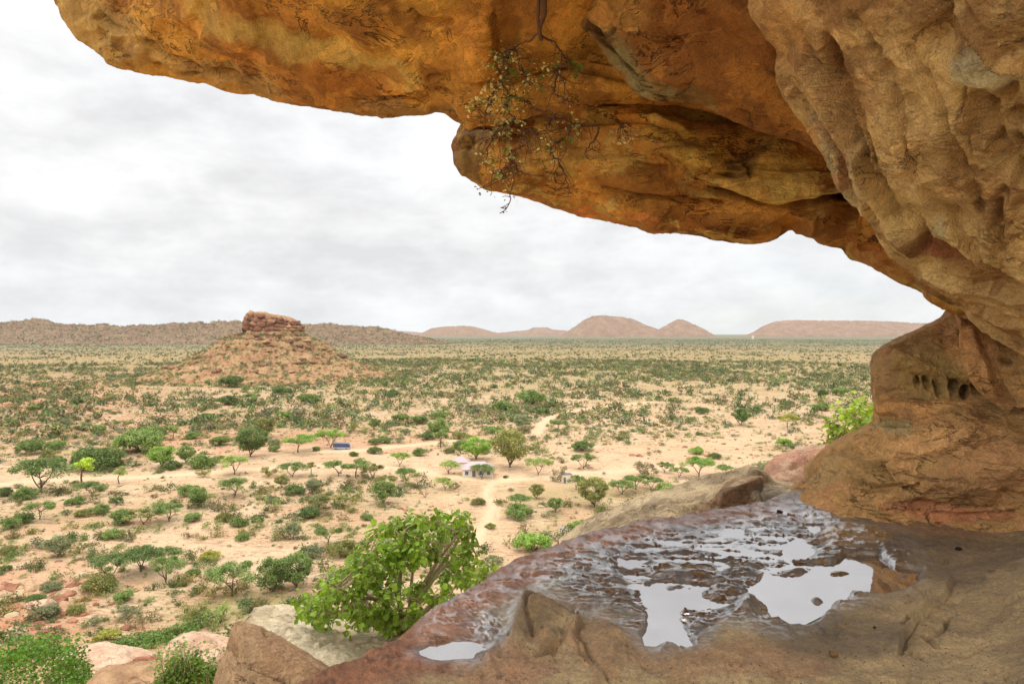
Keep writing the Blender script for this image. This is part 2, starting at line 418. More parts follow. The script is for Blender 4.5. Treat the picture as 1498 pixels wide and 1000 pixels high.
# ---- C: brown ceiling block hanging in front of the upper slab
C_lip = rowp([(815, -260, 6.3), (800, -90, 6.3), (806, -20, 6.3), (824, 14, 6.25), (846, 36, 6.2), (872, 62, 6.15), (886, 84, 6.1), (902, 104, 6.1), (926, 130, 6.05), (955, 146, 6.0), (1000, 152, 6.0), (1050, 164, 5.95), (1105, 190, 5.9), (1180, 214, 5.85), (1250, 270, 5.8), (1320, 350, 5.8)])
C1 = rowp([(845, -260, 6.1), (832, -90, 6.1), (842, -30, 6.05), (862, 2, 6.0), (900, 30, 5.95), (930, 75, 5.9), (960, 110, 5.85), (1010, 132, 5.8), (1060, 146, 5.75), (1110, 168, 5.7), (1180, 200, 5.65), (1260, 260, 5.6), (1330, 330, 5.6)])
C2 = rowp([(900, -260, 5.2), (920, -100, 5.3), (950, -20, 5.3), (990, 30, 5.3), (1040, 70, 5.25), (1100, 110, 5.2), (1180, 150, 5.2), (1260, 210, 5.2), (1340, 290, 5.2)])
C3 = wr([(0.7, 3.3, 3.0), (1.2, 3.5, 2.85), (1.9, 3.9, 2.7), (2.6, 4.3, 2.3), (3.0, 4.6, 1.6)])
C4 = wr([(0.8, 1.0, 3.3), (1.3, 1.3, 3.1), (2.0, 1.8, 2.9), (2.7, 2.4, 2.5), (3.2, 3.0, 1.9)])
C_car = [('c', [(820, 18), (850, 30), (880, 48), (893, 52)], 5, 0.2), ('s', [(1010, 140), (960, 126), (920, 90), (890, 50), (850, 20)], 24, 0.12), ('b', 975, 68, 16, 10, 0, -0.12), ('b', 920, 95, 10, 5, 40, -0.05), ('b', 945, 118, 12, 5, 40, 0.05), ('b', 890, 70, 10, 5, 40, 0.05), ('b', 965, 135, 14, 4, 20, -0.05), ('c', [(870, 50), (905, 78), (940, 104), (985, 128)], 3, 0.05), ('c', [(905, 50), (912, 32)], 3, 0.08),
    ('b', 1000, 110, 70, 10, 20, 0.06), ('b', 1050, 60, 90, 24, 30, -0.12), ('s', [(960, 40), (985, 70), (960, 72)], 14, 0.06), ('b', 920, 40, 26, 36, -30, 0.08)]
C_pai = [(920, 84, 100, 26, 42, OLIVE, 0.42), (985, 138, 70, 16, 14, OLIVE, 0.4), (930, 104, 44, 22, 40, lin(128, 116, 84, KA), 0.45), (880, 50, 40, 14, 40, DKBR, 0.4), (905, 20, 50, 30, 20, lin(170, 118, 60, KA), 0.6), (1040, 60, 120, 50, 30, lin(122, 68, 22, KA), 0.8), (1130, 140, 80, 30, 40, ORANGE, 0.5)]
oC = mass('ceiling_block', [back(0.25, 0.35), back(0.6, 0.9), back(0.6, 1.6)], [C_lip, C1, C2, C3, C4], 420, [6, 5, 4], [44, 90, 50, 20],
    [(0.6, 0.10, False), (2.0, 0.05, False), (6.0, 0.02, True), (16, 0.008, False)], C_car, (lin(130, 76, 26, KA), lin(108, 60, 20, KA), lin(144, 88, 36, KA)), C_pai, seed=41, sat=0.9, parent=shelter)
inv(oC)

# ---- D: big right-hand wall bulging out under the roof
D_lip = rowp([(1110, -330, 4.4), (1104, -120, 4.5), (1097, -30, 4.6), (1097, 12, 4.65), (1112, 45, 4.7), (1140, 84, 4.8), (1165, 140, 4.95), (1200, 200, 5.1), (1250, 262, 5.35), (1284, 312, 5.5), (1300, 352, 5.6), (1330, 398, 5.75), (1366, 428, 5.85), (1402, 448, 5.9),
    (1425, 468, 5.8), (1452, 494, 5.6), (1500, 520, 5.3), (1600, 560, 4.7), (1760, 600, 4.0)])
D1 = rowp([(1160, -330, 4.0), (1150, -120, 4.1), (1140, -20, 4.25), (1150, 24, 4.3), (1172, 70, 4.4), (1205, 130, 4.5), (1240, 190, 4.65), (1290, 250, 4.85), (1324, 300, 5.0), (1345, 350, 5.1), (1385, 392, 5.2), (1430, 425, 5.25), (1480, 455, 5.1), (1560, 490, 4.7), (1760, 540, 3.8)])
D2 = rowp([(1280, -330, 3.4), (1270, -120, 3.6), (1280, 0, 3.75), (1320, 100, 3.9), (1370, 190, 4.1), (1420, 260, 4.25), (1460, 320, 4.4), (1500, 370, 4.5), (1580, 410, 4.4), (1700, 440, 4.0), (1850, 460, 3.5)])
D3 = rowp([(1500, -330, 2.7), (1480, -120, 2.95), (1480, 0, 3.1), (1520, 100, 3.3), (1580, 200, 3.45), (1660, 280, 3.5), (1780, 340, 3.3), (1950, 380, 3.0)])
D4 = rowp([(2300, -700, 1.5), (2300, -200, 1.7), (2350, 50, 1.9), (2450, 250, 2.0), (2600, 420, 2.0)])
D_car = [('s', [(1230, 0), (1262, 60), (1300, 130), (1330, 200), (1352, 260)], 30, 0.07), ('s', [(1300, 60), (1350, 130), (1390, 200), (1420, 270), (1440, 330)], 34, 0.06), ('s', [(1350, 250), (1385, 310), (1420, 360), (1470, 400)], 26, 0.07), ('c', [(1180, 100), (1220, 180), (1262, 240), (1290, 300)], 4, 0.05), ('c', [(1300, 140), (1322, 190), (1350, 240)], 4, 0.04), ('b', 1462, 150, 10, 16, 30, -0.10), ('b', 1478, 180, 12, 9, 10, -0.11), ('b', 1440, 170, 8, 12, -20, -0.09), ('b', 1490, 215, 9, 16, -20, -0.10), ('b', 1455, 215, 8, 10, 30, -0.08), ('b', 1484, 262, 8, 14, 0, -0.08), ('b', 1470, 285, 9, 9, 0, -0.07), ('b', 1400, 240, 8, 18, -30, -0.06), ('b', 1330, 150, 14, 8, 20, -0.04), ('b', 1290, 110, 9, 14, 10, -0.05), ('s', [(1380, 0), (1420, 45), (1460, 85), (1498, 112), (1540, 140)], 46, -0.20), ('c', [(1345, -20), (1372, 10), (1400, 42)], 6, 0.12), ('c', [(1205, 70), (1216, 100), (1226, 130)], 9, 0.14), ('b', 1214, 96, 12, 32, -8, -0.14), ('b', 1245, 150, 10, 34, -30, -0.10),
    ('s', [(1160, 60), (1215, 130), (1262, 200), (1290, 255), (1320, 320), (1362, 390)], 40, 0.14), ('s', [(1135, 70), (1180, 140), (1240, 215), (1285, 280), (1305, 340)], 18, 0.07), ('c', [(1270, 185), (1292, 230), (1312, 262)], 4, 0.08),
    ('b', 1330, 232, 40, 60, -30, 0.07), ('b', 1430, 110, 60, 40, 30, 0.10), ('b', 1425, 160, 18, 30, -40, -0.10), ('b', 1445, 195, 22, 14, 40, -0.09), ('b', 1420, 200, 12, 26, -20, -0.08), ('b', 1470, 240, 16, 26, -30, -0.09),
    ('b', 1300, 262, 10, 18, -30, -0.08), ('b', 1345, 330, 14, 30, -10, -0.09), ('s', [(1325, 305), (1338, 330), (1345, 372)], 18, 0.08), ('b', 1395, 315, 30, 14, 20, -0.09), ('b', 1390, 375, 50, 16, 20, -0.11), ('b', 1440, 400, 60, 14, 22, -0.12),
    ('s', [(1340, 385), (1400, 410), (1460, 425), (1520, 440)], 24, 0.10), ('s', [(1420, 440), (1470, 462), (1530, 480)], 18, 0.08), ('c', [(1310, 190), (1345, 196), (1370, 195)], 2, 0.012), ('b', 1450, 340, 14, 40, -10, 0.06), ('b', 1478, 300, 10, 40, -10, 0.06),
    ('b', 1465, 330, 7, 40, -8, -0.07), ('s', [(1430, 240), (1400, 180), (1410, 130)], 20, 0.05), ('b', 1260, 80, 20, 14, 20, -0.05), ('b', 1358, 70, 30, 16, 40, -0.08)]
D_pai = [(1430, 110, 52, 34, 20, lin(158, 142, 118, KA), 0.75), (1330, 210, 70, 80, -20, lin(170, 130, 84, KA), 0.6), (1240, 210, 26, 90, -34, lin(158, 132, 100, KA), 0.7), (1215, 100, 20, 44, -10, BROWN, 0.7), (1240, 160, 14, 40, -30, BROWN, 0.6),
    (1450, 190, 60, 40, 40, BROWN, 0.6), (1380, 340, 14, 30, 0, lin(150, 130, 100, KA), 0.7), (1385, 368, 46, 12, 20, lin(140, 70, 52, KA), 0.8), (1235, 200, 10, 60, -40, lin(150, 74, 50, KA), 0.5), (1440, 390, 80, 22, 20, BROWN, 0.55), (1300, 120, 50, 60, 0, lin(164, 122, 76, KA), 0.5),
    (1290, 30, 60, 26, 10, lin(150, 110, 64, KA), 0.5), (1150, 40, 22, 60, -20, lin(186, 122, 66, KA), 0.6), (1200, 220, 16, 80, -36, ORANGE, 0.5), (1270, 315, 20, 50, -20, ORANGE, 0.4)]
oD = mass('wall_bulge', [back(0.3, 0.2, 0.25), back(0.7, 0.5, 0.9), back(0.5, 0.9, 2.0)], [D_lip, D1, D2, D3, D4], 620, [8, 6, 5], [90, 150, 110, 14],
    [(0.7, 0.12, False), (2.0, 0.045, True), (6.5, 0.014, True), (18, 0.009, False)], D_car, (lin(180, 138, 88, KA), lin(156, 112, 66, KA), lin(112, 70, 34, KA)), D_pai, seed=61, mat=MAT_WALL, parent=shelter)
inv(oD)

# ---- E: foot of the wall: pillar with a row of small hollows, spreading into the ledge
E_lip = rowp([(1430, 425, 6.9), (1408, 446, 6.8), (1385, 466, 6.8), (1350, 483, 6.75), (1320, 497, 6.7), (1294, 510, 6.65), (1282, 526, 6.6), (1280, 556, 6.6), (1283, 588, 6.65), (1284, 612, 6.7), (1272, 628, 6.8), (1240, 644, 6.95), (1214, 656, 7.0), (1192, 676, 7.0), (1174, 698, 6.95), (1160, 720, 6.8), (1150, 745, 6.5), (1140, 775, 6.2)])
E1 = rowp([(1450, 440, 6.5), (1425, 468, 6.45), (1402, 490, 6.4), (1370, 504, 6.35), (1342, 516, 6.3), (1326, 530, 6.2), (1322, 560, 6.3), (1322, 590, 6.35), (1322, 616, 6.2), (1310, 634, 6.15), (1288, 652, 6.2), (1262, 672, 6.25), (1240, 692, 6.3), (1218, 712, 6.3), (1200, 732, 6.2), (1190, 760, 6.0), (1185, 790, 5.8)])
E2 = rowp([(1500, 460, 6.0), (1470, 490, 6.0), (1440, 520, 5.95), (1415, 545, 6.05), (1405, 570, 6.15), (1400, 595, 6.1), (1396, 618, 5.85), (1384, 640, 5.7), (1366, 668, 5.7), (1346, 698, 5.75), (1326, 730, 5.85), (1310, 755, 5.8), (1300, 790, 5.6)])
E3 = rowp([(1570, 480, 5.5), (1545, 515, 5.5), (1520, 545, 5.6), (1508, 575, 5.8), (1502, 605, 5.75), (1500, 640, 5.4), (1500, 680, 5.3), (1500, 715, 5.4), (1500, 745, 5.55), (1500, 770, 5.5), (1500, 800, 5.3)])
E4 = rowp([(1850, 480, 4.5), (1800, 560, 4.6), (1780, 620, 4.5), (1780, 690, 4.4), (1780, 750, 4.4), (1780, 820, 4.3)])
E5 = rowp([(2500, 480, 2.6), (2450, 640, 2.6), (2450, 780, 2.5), (2450, 950, 2.45)])
E_car = [('b', 1341, 562, 4.5, 6, -10, -0.16), ('b', 1359, 561, 6, 8.5, -12, -0.18), ('b', 1375, 567, 4.5, 10, -14, -0.24), ('b', 1393, 564, 6.5, 8, -10, -0.18), ('b', 1411, 574, 5, 7, -10, -0.24), ('b', 1434, 570, 11, 6, 6, -0.28), ('b', 1384, 562, 2.5, 16, -14, 0.06),
    ('b', 1385, 545, 60, 10, 8, 0.05), ('s', [(1540, 580), (1500, 574), (1462, 566), (1440, 552), (1424, 530), (1412, 505), (1404, 470)], 34, 0.22), ('s', [(1425, 498), (1450, 528), (1480, 560), (1510, 580)], 26, 0.10),
    ('s', [(1285, 590), (1330, 588), (1370, 595), (1420, 612), (1440, 624)], 14, 0.10), ('c', [(1290, 606), (1345, 606), (1395, 612)], 3, 0.05), ('b', 1320, 616, 34, 9, 0, -0.10), ('s', [(1300, 632), (1350, 632), (1400, 624)], 16, -0.06),
    ('s', [(1422, 645), (1380, 660), (1330, 668), (1298, 680), (1310, 702), (1318, 722)], 20, -0.10), ('c', [(1318, 720), (1330, 714), (1345, 706)], 3, 0.07), ('b', 1290, 715, 40, 6, 6, -0.10), ('b', 1260, 690, 50, 18, 16, 0.10), ('b', 1350, 738, 18, 7, 4, -0.12),
    ('c', [(1220, 660), (1228, 655), (1238, 652)], 3, 0.06), ('b', 1180, 690, 16, 4, -38, -0.12), ('c', [(1170, 705), (1190, 683), (1216, 664)], 3, 0.12), ('c', [(1420, 660), (1445, 645), (1465, 635)], 3, 0.06), ('c', [(1460, 720), (1490, 726), (1520, 728)], 4, 0.07),
    ('s', [(1330, 745), (1400, 748), (1470, 740), (1500, 738)], 18, -0.05), ('b', 1440, 690, 60, 30, -10, 0.08), ('b', 1330, 510, 14, 10, 30, -0.06), ('s', [(1300, 512), (1340, 505), (1380, 492)], 14, 0.06), ('b', 1310, 555, 12, 26, 0, -0.06), ('b', 1478, 530, 10, 4, 10, -0.10)]
E_pai = [(1350, 550, 80, 40, 10, lin(140, 108, 60, KA), 0.7), (1370, 520, 50, 20, 30, lin(120, 92, 52, KA), 0.6), (1360, 600, 90, 9, 8, lin(200, 118, 66, KA), 0.85), (1310, 620, 40, 12, 0, lin(132, 118, 86, KA), 0.7), (1320, 690, 26, 34, 20, lin(196, 120, 74, KA), 0.8), (1370, 655, 60, 6, -14, lin(196, 120, 74, KA), 0.8),
    (1260, 690, 70, 30, 20, lin(150, 110, 66, KA), 0.6), (1440, 690, 90, 50, -10, lin(150, 100, 66, KA), 0.6), (1400, 745, 110, 14, 2, lin(160, 90, 62, KA), 0.7), (1440, 510, 24, 60, -30, lin(176, 116, 72, KA), 0.6), (1360, 640, 60, 14, -6, lin(180, 122, 80, KA), 0.6), (1292, 545, 12, 40, 0, lin(130, 92, 64, KA), 0.6), (1200, 690, 30, 30, -40, lin(150, 116, 80, KA), 0.6)]
oE = mass('pillar', [back(0.5, -0.02, 0.25), back(1.0, -0.2, 0.8), back(1.2, -0.6, 2.0)], [E_lip, E1, E2, E3, E4, E5], 520, [8, 6, 5], [60, 100, 110, 40, 12],
    [(0.8, 0.10, False), (2.4, 0.05, True), (7.0, 0.020, True), (20, 0.008, False)], E_car, (lin(158, 112, 66, KA), lin(140, 98, 58, KA), lin(164, 108, 68, KA)), E_pai, seed=81, mat=MAT_WALL, parent=shelter)
inv(oE)

# ------------------------------------------------------------------ the ledge (rock floor) with its pools
FZ = -1.6
def fpt(px, py, z=FZ):
    d = z * F / (HY - py); return np.array([(px - CX) / F * d, d])
EDGE = [(300, 1130), (380, 1040), (430, 1000), (500, 967), (560, 940), (600, 914), (640, 890), (690, 856), (720, 836), (760, 815), (800, 800), (850, 784), (890, 772), (930, 764), (1000, 752), (1060, 746), (1110, 738), (1150, 722), (1172, 714), (1230, 712), (1500, 706)]
POOL_MAIN = [(1079, 869), (1110, 850), (1122, 836), (1162, 828), (1200, 824), (1222, 826), (1241, 813), (1290, 812), (1314, 830), (1352, 836), (1348, 852), (1298, 866), (1250, 868), (1222, 883), (1198, 903), (1158, 914), (1128, 902), (1108, 880)]
POOL_UP = [(1144, 797), (1168, 788), (1196, 806), (1180, 816), (1150, 816)]
POOL_TOP = [(1178, 768), (1203, 769), (1206, 778), (1190, 780)]
POOL_LEFT = [(940, 860), (958, 853), (980, 862), (1000, 858), (1024, 862), (1026, 876), (1000, 884), (990, 900), (994, 920), (1012, 940), (1010, 950), (942, 950), (936, 930), (950, 895)]
FILM = [(880, 800), (960, 778), (1080, 768), (1180, 760), (1215, 775), (1190, 815), (1120, 850), (1075, 880), (1040, 925), (1000, 945), (940, 900), (915, 860)]
WET = [(700, 868), (760, 832), (840, 796), (930, 772), (1060, 756), (1150, 735), (1190, 728), (1240, 752), (1330, 785), (1350, 830), (1290, 868), (1210, 895), (1150, 925), (1060, 915), (1020, 955), (960, 965), (880, 900), (800, 880), (770, 860), (742, 950), (690, 972), (600, 962), (630, 900)]
POOL_LOW = [(596, 950), (640, 935), (690, 934), (712, 946), (690, 966), (640, 972), (612, 966)]

NPX, NPY = 800, 420
pxs = np.linspace(300, 1760, NPX)
pys = np.concatenate([np.linspace(704, 1080, NPY - 60), np.linspace(1083, 1500, 60)])
PX, PY = np.meshgrid(pxs, pys)
D_ = FZ * F / (HY - PY); X_ = (PX - CX) / F * D_
dn = np.linspace(D_[-1, 0], -3.5, 40)[1:]                       # on behind the camera
PXb, Db = np.meshgrid(pxs, dn); Xb = (PXb - CX) / F * D_[-1, 0]
X_ = np.vstack([X_, Xb]); D_ = np.vstack([D_, Db]); PX = np.vstack([PX, PXb]); PY = np.vstack([PY, np.full_like(PXb, 1600.0)])
pos0 = np.stack([X_, D_, np.zeros_like(X_)], -1)
edge_w = [fpt(*e) for e in EDGE]
ed, es, _ = poly_dist(X_, D_, edge_w)
e_out = ed * es                                                 # + outside (beyond the rim), metres
if e_out[NPY // 2, NPX - 50] > 0: e_out = -e_out
wx = fbm(pos0 * 2.5, 3, 201) * 9; wy = fbm(pos0 * 2.5 + 4.4, 3, 202) * 5
def pmask(poly, soft):
    qx, qy = PX + wx, PY + wy * 0.8
    d, _, _ = poly_dist(qx, qy, poly + poly[:1]); s = np.where(in_poly(qx, qy, poly), d, -d)
    return smooth(-soft, soft, s)
wet = pmask(WET, 24)
# main relief
z = np.full(X_.shape, FZ)
big = fbm(pos0 * 0.9, 3, 210); z += 0.04 * big * (1 - wet)
q = pos0.copy(); q[..., 0] *= 3.4; q[..., 1] *= 9.5
q[..., 1] += q[..., 0] * 0.35
rip = fbm(q + 0.7 * fbm(pos0 * 4, 2, 212)[..., None], 4, 211, 0.6, True)
rip2 = fbm(q * 4.0, 3, 213, 0.6, True)
pool = np.maximum.reduce([pmask(POOL_MAIN, 6), pmask(POOL_UP, 5), pmask(POOL_TOP, 4), pmask(POOL_LEFT, 6)])
film = pmask(FILM, 16)
low = pmask(POOL_LOW, 6); lowl = pmask(POOL_LOW, 14)
z += wet * (0.033 * (rip - 0.08) + 0.005 * rip2 + 0.020 + 0.012 * big)
z -= film * (0.040 - 0.012 * rip)
z -= pool * (0.05 - 0.012 * rip)
z = np.where(pool > 0.5, np.minimum(z, FZ - 0.02 + 0.014 * np.maximum(rip, 0) * (1 - smooth(0.8, 1.0, pool))), z)
dry = 1 - wet
z += dry * (0.034 * fbm(pos0 * 3.0, 5, 214) + 0.012 * fbm(pos0 * 14, 4, 215, 0.65) - 0.018 * smooth(0.35, 0.5, fbm(pos0 * 9, 3, 219)))
# rim: rusty crumbling band, slightly raised, then rolling over
rim = np.exp(-((e_out + 0.10) / 0.16)**2) * (PX < 1180)
z += rim * (0.02 + 0.02 * fbm(pos0 * 9, 4, 216, 0.6, True))
eo = np.maximum(e_out + 0.05, 0)
z -= np.minimum(0.7 * eo + 1.6 * eo**2, 3.0) * (1 - smooth(1150, 1230, PX))
# the right side climbs towards the wall
z += 0.25 * smooth(1330, 1700, PX) * smooth(760, 900, PY) + 0.16 * smooth(1420, 1700, PX)
wobp = (fbm(pos0 * 3.0, 3, 220), fbm(pos0 * 3.0 + 5, 3, 221))
FL = [('b', 795, 912, 42, 30, 40, 0.10), ('b', 760, 930, 16, 30, 15, 0.07), ('b', 808, 956, 20, 6, -24, -0.10), ('c', [(792, 878), (771, 905), (768, 925), (782, 950)], 3, 0.05), ('s', [(700, 975), (745, 955), (756, 925), (766, 895), (790, 872)], 26, 0.06),
    ('b', 880, 950, 50, 26, 20, 0.08), ('c', [(836, 888), (852, 908), (866, 920)], 3, 0.04), ('s', [(850, 925), (842, 950), (865, 980), (890, 1005)], 30, 0.06), ('c', [(838, 945), (850, 968), (870, 992)], 4, 0.04),
    ('b', 1095, 890, 12, 18, 0, 0.035), ('b', 1060, 862, 20, 14, 10, 0.03), ('b', 1195, 878, 9, 4, 10, 0.035), ('b', 1000, 838, 44, 12, 6, 0.05), ('b', 1160, 833, 30, 5, -10, 0.045), ('b', 1225, 836, 20, 4, -6, 0.03), ('b', 1090, 832, 22, 12, 0, 0.035),
    ('b', 1245, 785, 55, 16, 4, 0.05), ('s', [(1365, 890), (1340, 905), (1322, 930), (1310, 960)], 36, 0.06), ('s', [(1383, 912), (1382, 925), (1384, 930)], 14, -0.05), ('c', [(1330, 905), (1325, 915), (1318, 922)], 3, 0.04), ('c', [(1350, 925), (1362, 938), (1372, 948)], 3, 0.03),
    ('b', 1390, 935, 12, 10, 0, 0.03), ('c', [(1383, 902), (1386, 915), (1384, 928)], 3, 0.05), ('b', 1350, 893, 22, 6, 8, 0.03), ('s', [(1400, 855), (1370, 880), (1350, 895)], 20, 0.03), ('b', 1165, 992, 10, 4, 0, -0.05), ('b', 1060, 985, 90, 20, 12, 0.05), ('b', 1215, 960, 12, 5, 0, 0.025),
    ('c', [(985, 955), (1040, 972), (1100, 990)], 5, 0.04), ('b', 1480, 930, 40, 16, -20, 0.05), ('c', [(1440, 890), (1480, 902), (1520, 905)], 3, 0.03)]
z += ridgelets(PX, PY, FL, wobp)
z = z * (1 - lowl) + (FZ - 0.006 + 0.008 * rip) * lowl
zz = z
# colours of the ledge
KF = 1.08
g1 = fbm(pos0 * 1.3, 4, 230); g2 = fbm(pos0 * 5, 4, 231, 0.6); g3 = fbm(pos0 * 16, 3, 232, 0.6)
def mixa(C, c, w): return C * (1 - w[..., None]) + np.asarray(c) * w[..., None]
C = np.empty(X_.shape + (3,)); C[:] = lin(150, 116, 78, KF)
C = mixa(C, lin(116, 86, 56, KF), smooth(-0.2, 0.4, g1 + 0.5 * g2))
C = mixa(C, lin(150, 102, 62, KF), 0.6 * smooth(0.05, 0.35, g2 + 0.3 * g1) * (PX < 1150))
def blob(x, y, rx, ry, st):
    return st * (1 - smooth(0.4, 1.3, ((PX + wx - x) / rx)**2 + ((PY + wy - y) / ry)**2 + 0.5 * g2))
C = mixa(C, lin(142, 92, 58, KF), blob(1080, 975, 160, 30, 0.6)); C = mixa(C, lin(92, 68, 46, KF), blob(1220, 930, 110, 36, 0.7)); C = mixa(C, lin(118, 84, 46, KF), blob(790, 915, 40, 34, 0.7)); C = mixa(C, lin(134, 92, 58, KF), blob(880, 960, 60, 30, 0.7))
C = mixa(C, lin(140, 90, 60, KF), blob(720, 985, 100, 26, 0.7)); C = mixa(C, lin(104, 76, 46, KF), blob(1340, 800, 130, 34, 0.6)); C = mixa(C, lin(166, 112, 76, KF), blob(1360, 770, 150, 14, 0.6))
wetc = lin(80, 74, 62, KF)
Cw = np.empty_like(C); Cw[:] = wetc
Cw = mixa(Cw, lin(48, 40, 34, KF), smooth(0.0, 0.35, rip + 0.4 * g2))
Cw = mixa(Cw, lin(140, 128, 112, KF), blob(760, 880, 70, 60, 0.6)); Cw = mixa(Cw, lin(136, 98, 62, KF), blob(1245, 785, 60, 18, 0.9)); Cw = mixa(Cw, lin(120, 70, 50, KF), blob(1100, 756, 160, 12, 0.6))
C = mixa(C, Cw, wet)
rust = np.exp(-((e_out + 0.16 + 0.12 * g2) / 0.20)**4) * (1 - smooth(1090, 1190, PX))
rust = np.maximum(rust, blob(560, 970, 110, 34, 1.0)); rust = np.maximum(rust, 0.7 * blob(690, 900, 50, 26, 1.0) * smooth(-0.1, 0.3, g2))
C = mixa(C, lin(136, 76, 40, KF), np.clip(rust * smooth(-0.6, 0.0, g2 + 0.4), 0, 1)); C = mixa(C, lin(92, 54, 40, KF), 0.7 * np.clip(rust, 0, 1) * smooth(0.1, 0.4, g3))
C = mixa(C, lin(64, 38, 22, KF), np.maximum(pool, low) * 0.8)
mudr = pmask(POOL_MAIN, 26) * (1 - pool); C = mixa(C, lin(74, 62, 50, KF), 0.6 * mudr * (PX > 1090))
# loose grit on the dry part
C = mixa(C, lin(48, 34, 24, KF), 0.8 * dry * smooth(0.42, 0.52, g3) * smooth(-0.2, 0.3, g1))

m, nt, b, _ = new_mat('ledge_rock')
co = coords(nt); at = N(nt, 'ShaderNodeAttribute', attribute_name='col').outputs['Color']; wt = N(nt, 'ShaderNodeAttribute', attribute_name='wet').outputs['Fac']
n1 = noise(nt, 6, 7, 0.65, co, 0.4); n2 = noise(nt, 40, 5, 0.7, co); n3 = noise(nt, 160, 2, 0.6, co)
k = mathn(nt, 'MULTIPLY', mapr(nt, n1, 0.3, 0.7, 0.68, 1.25), mapr(nt, n2, 0.3, 0.7, 0.66, 1.3)); k = mathn(nt, 'MULTIPLY', k, mapr(nt, n3, 0.3, 0.7, 0.78, 1.18))
pit = mapr(nt, noise(nt, 24, 4, 0.6, co), 0.62, 0.70, 0.0, 0.55)
nt.links.new(mixc(nt, pit, mixc(nt, 1.0, at, k, 'MULTIPLY'), (0.06, 0.04, 0.028)), b.inputs['Base Color'])
wf = mathn(nt, 'MULTIPLY', wt, mapr(nt, noise(nt, 9, 5, 0.7, co), 0.38, 0.60, 0.25, 1.0))
nt.links.new(mapr(nt, wf, 0, 1, 0.9, 0.20), b.inputs['Roughness'])
nt.links.new(mapr(nt, wf, 0, 1, 0.2, 1.0), b.inputs['Specular IOR Level'])
b.inputs['IOR'].default_value = 2.4
nt.links.new(wf, b.inputs['Coat Weight']); b.inputs['Coat IOR'].default_value = 3.2; b.inputs['Coat Roughness'].default_value = 0.13
h = mathn(nt, 'ADD', n1, mathn(nt, 'ADD', mathn(nt, 'MULTIPLY', n2, 0.7), mathn(nt, 'MULTIPLY', n3, 0.25)))
bp = bump(nt, h, 0.016, 0.7)
bn = [n for n in nt.nodes if n.type == 'BUMP'][-1]; nt.links.new(mapr(nt, wt, 0, 1, 1.0, 0.4), bn.inputs['Strength'])
nt.links.new(bp, b.inputs['Normal'])
MAT_LEDGE = m
nr, nc = X_.shape
me = mesh_np('rock_ledge', np.stack([X_, D_, zz], -1).reshape(-1, 3), grid_faces(nr, nc), MAT_LEDGE)
me.flip_normals() if me.polygons[0].normal.z < 0 else None
set_attr(me, 'col', mute(C, 0.84, 1.075).reshape(-1, 3), 'FLOAT_COLOR'); set_attr(me, 'wet', np.clip(wet + mudr * 0.6, 0, 1).ravel(), 'FLOAT')
ledge = obj('rock_floor', me); tag(ledge, 'wet grey and rusty brown sandstone ledge under the overhang', 'rock floor', kind='structure')

# pools: still muddy water, level sheets that the rock breaks through
m, nt, b, out = new_mat('pool_water')
gl = N(nt, 'ShaderNodeBsdfGlossy'); gl.inputs['Roughness'].default_value = 0.015; gl.inputs['Color'].default_value = (0.97, 0.97, 0.98, 1)
nt.links.new(bump(nt, noise(nt, 5, 3, 0.5, coords(nt)), 0.0012, 0.5), gl.inputs['Normal'])
b.inputs['Base Color'].default_value = (0.10, 0.055, 0.028, 1); b.inputs['Roughness'].default_value = 0.4
lw = N(nt, 'ShaderNodeFresnel'); lw.inputs['IOR'].default_value = 8.0
ms = N(nt, 'ShaderNodeMixShader'); nt.links.new(lw.outputs[0], ms.inputs[0]); nt.links.new(b.outputs[0], ms.inputs[1]); nt.links.new(gl.outputs[0], ms.inputs[2]); nt.links.new(ms.outputs[0], out.inputs[0])
MAT_WATER = m
def pool_sheet(poly, zw):
    P = [fpt(x, y, zw) for x, y in poly]
    me = bpy.data.meshes.new('water'); me.from_pydata([(p[0], p[1], zw) for p in P], [], [list(range(len(P)))]); me.update()
    if me.polygons[0].normal.z < 0: me.flip_normals()
    me.materials.append(MAT_WATER); o = obj('water', me); return o
o = pool_sheet([(900, 790), (960, 775), (1100, 765), (1170, 752), (1215, 762), (1216, 790), (1250, 806), (1300, 806), (1366, 834), (1358, 858), (1304, 874), (1220, 892), (1160, 922), (1100, 912), (1030, 905), (1024, 956), (936, 956), (925, 900), (905, 840)], FZ - 0.006)
tag(o, 'shallow rain pools mirroring the white sky on the rock ledge', 'water', kind='structure')
o = pool_sheet([(590, 952), (640, 930), (700, 928), (722, 946), (704, 968), (640, 974), (600, 968)], FZ + 0.004)
tag(o, 'small grey puddle at the lower left rim of the rock ledge', 'water', kind='structure')

# ------------------------------------------------------------------ terrain
prof_r = np.array([0, 6, 9, 12, 25, 40, 60, 78, 96, 130, 200, 400, 1e5]); prof_z = np.array([-3.6, -4.0, -5.0, -6.2, -14, -23, -33.2, -40.6, -43.6, -44.3, -44.5, -44.5, -44.5])
def terr(x, y):
    r = np.hypot(x, y); p = np.stack([x, y, np.zeros_like(x)], -1)
    h = np.interp(r, prof_r, prof_z)
    k = smooth(60, 140, r)
    h = h + k * (1.6 * fbm(p / 70.0, 4, 301) + 0.35 * fbm(p / 9.0, 3, 302)) + smooth(300, 900, r) * 3.5 * fbm(p / 330.0, 3, 303)
    pxx = CX + x / np.maximum(y, 1) * F
    # red rocky rise on the left and a low hummock under the near boulders
    h = h + 9 * np.exp(-(((pxx - 60) / 120)**2 + ((r - 430) / 90)**2)) * (y > 0) + 5.5 * np.exp(-(((pxx + 60) / 170)**2 + ((r - 104) / 26)**2)) * (y > 0)
    return h

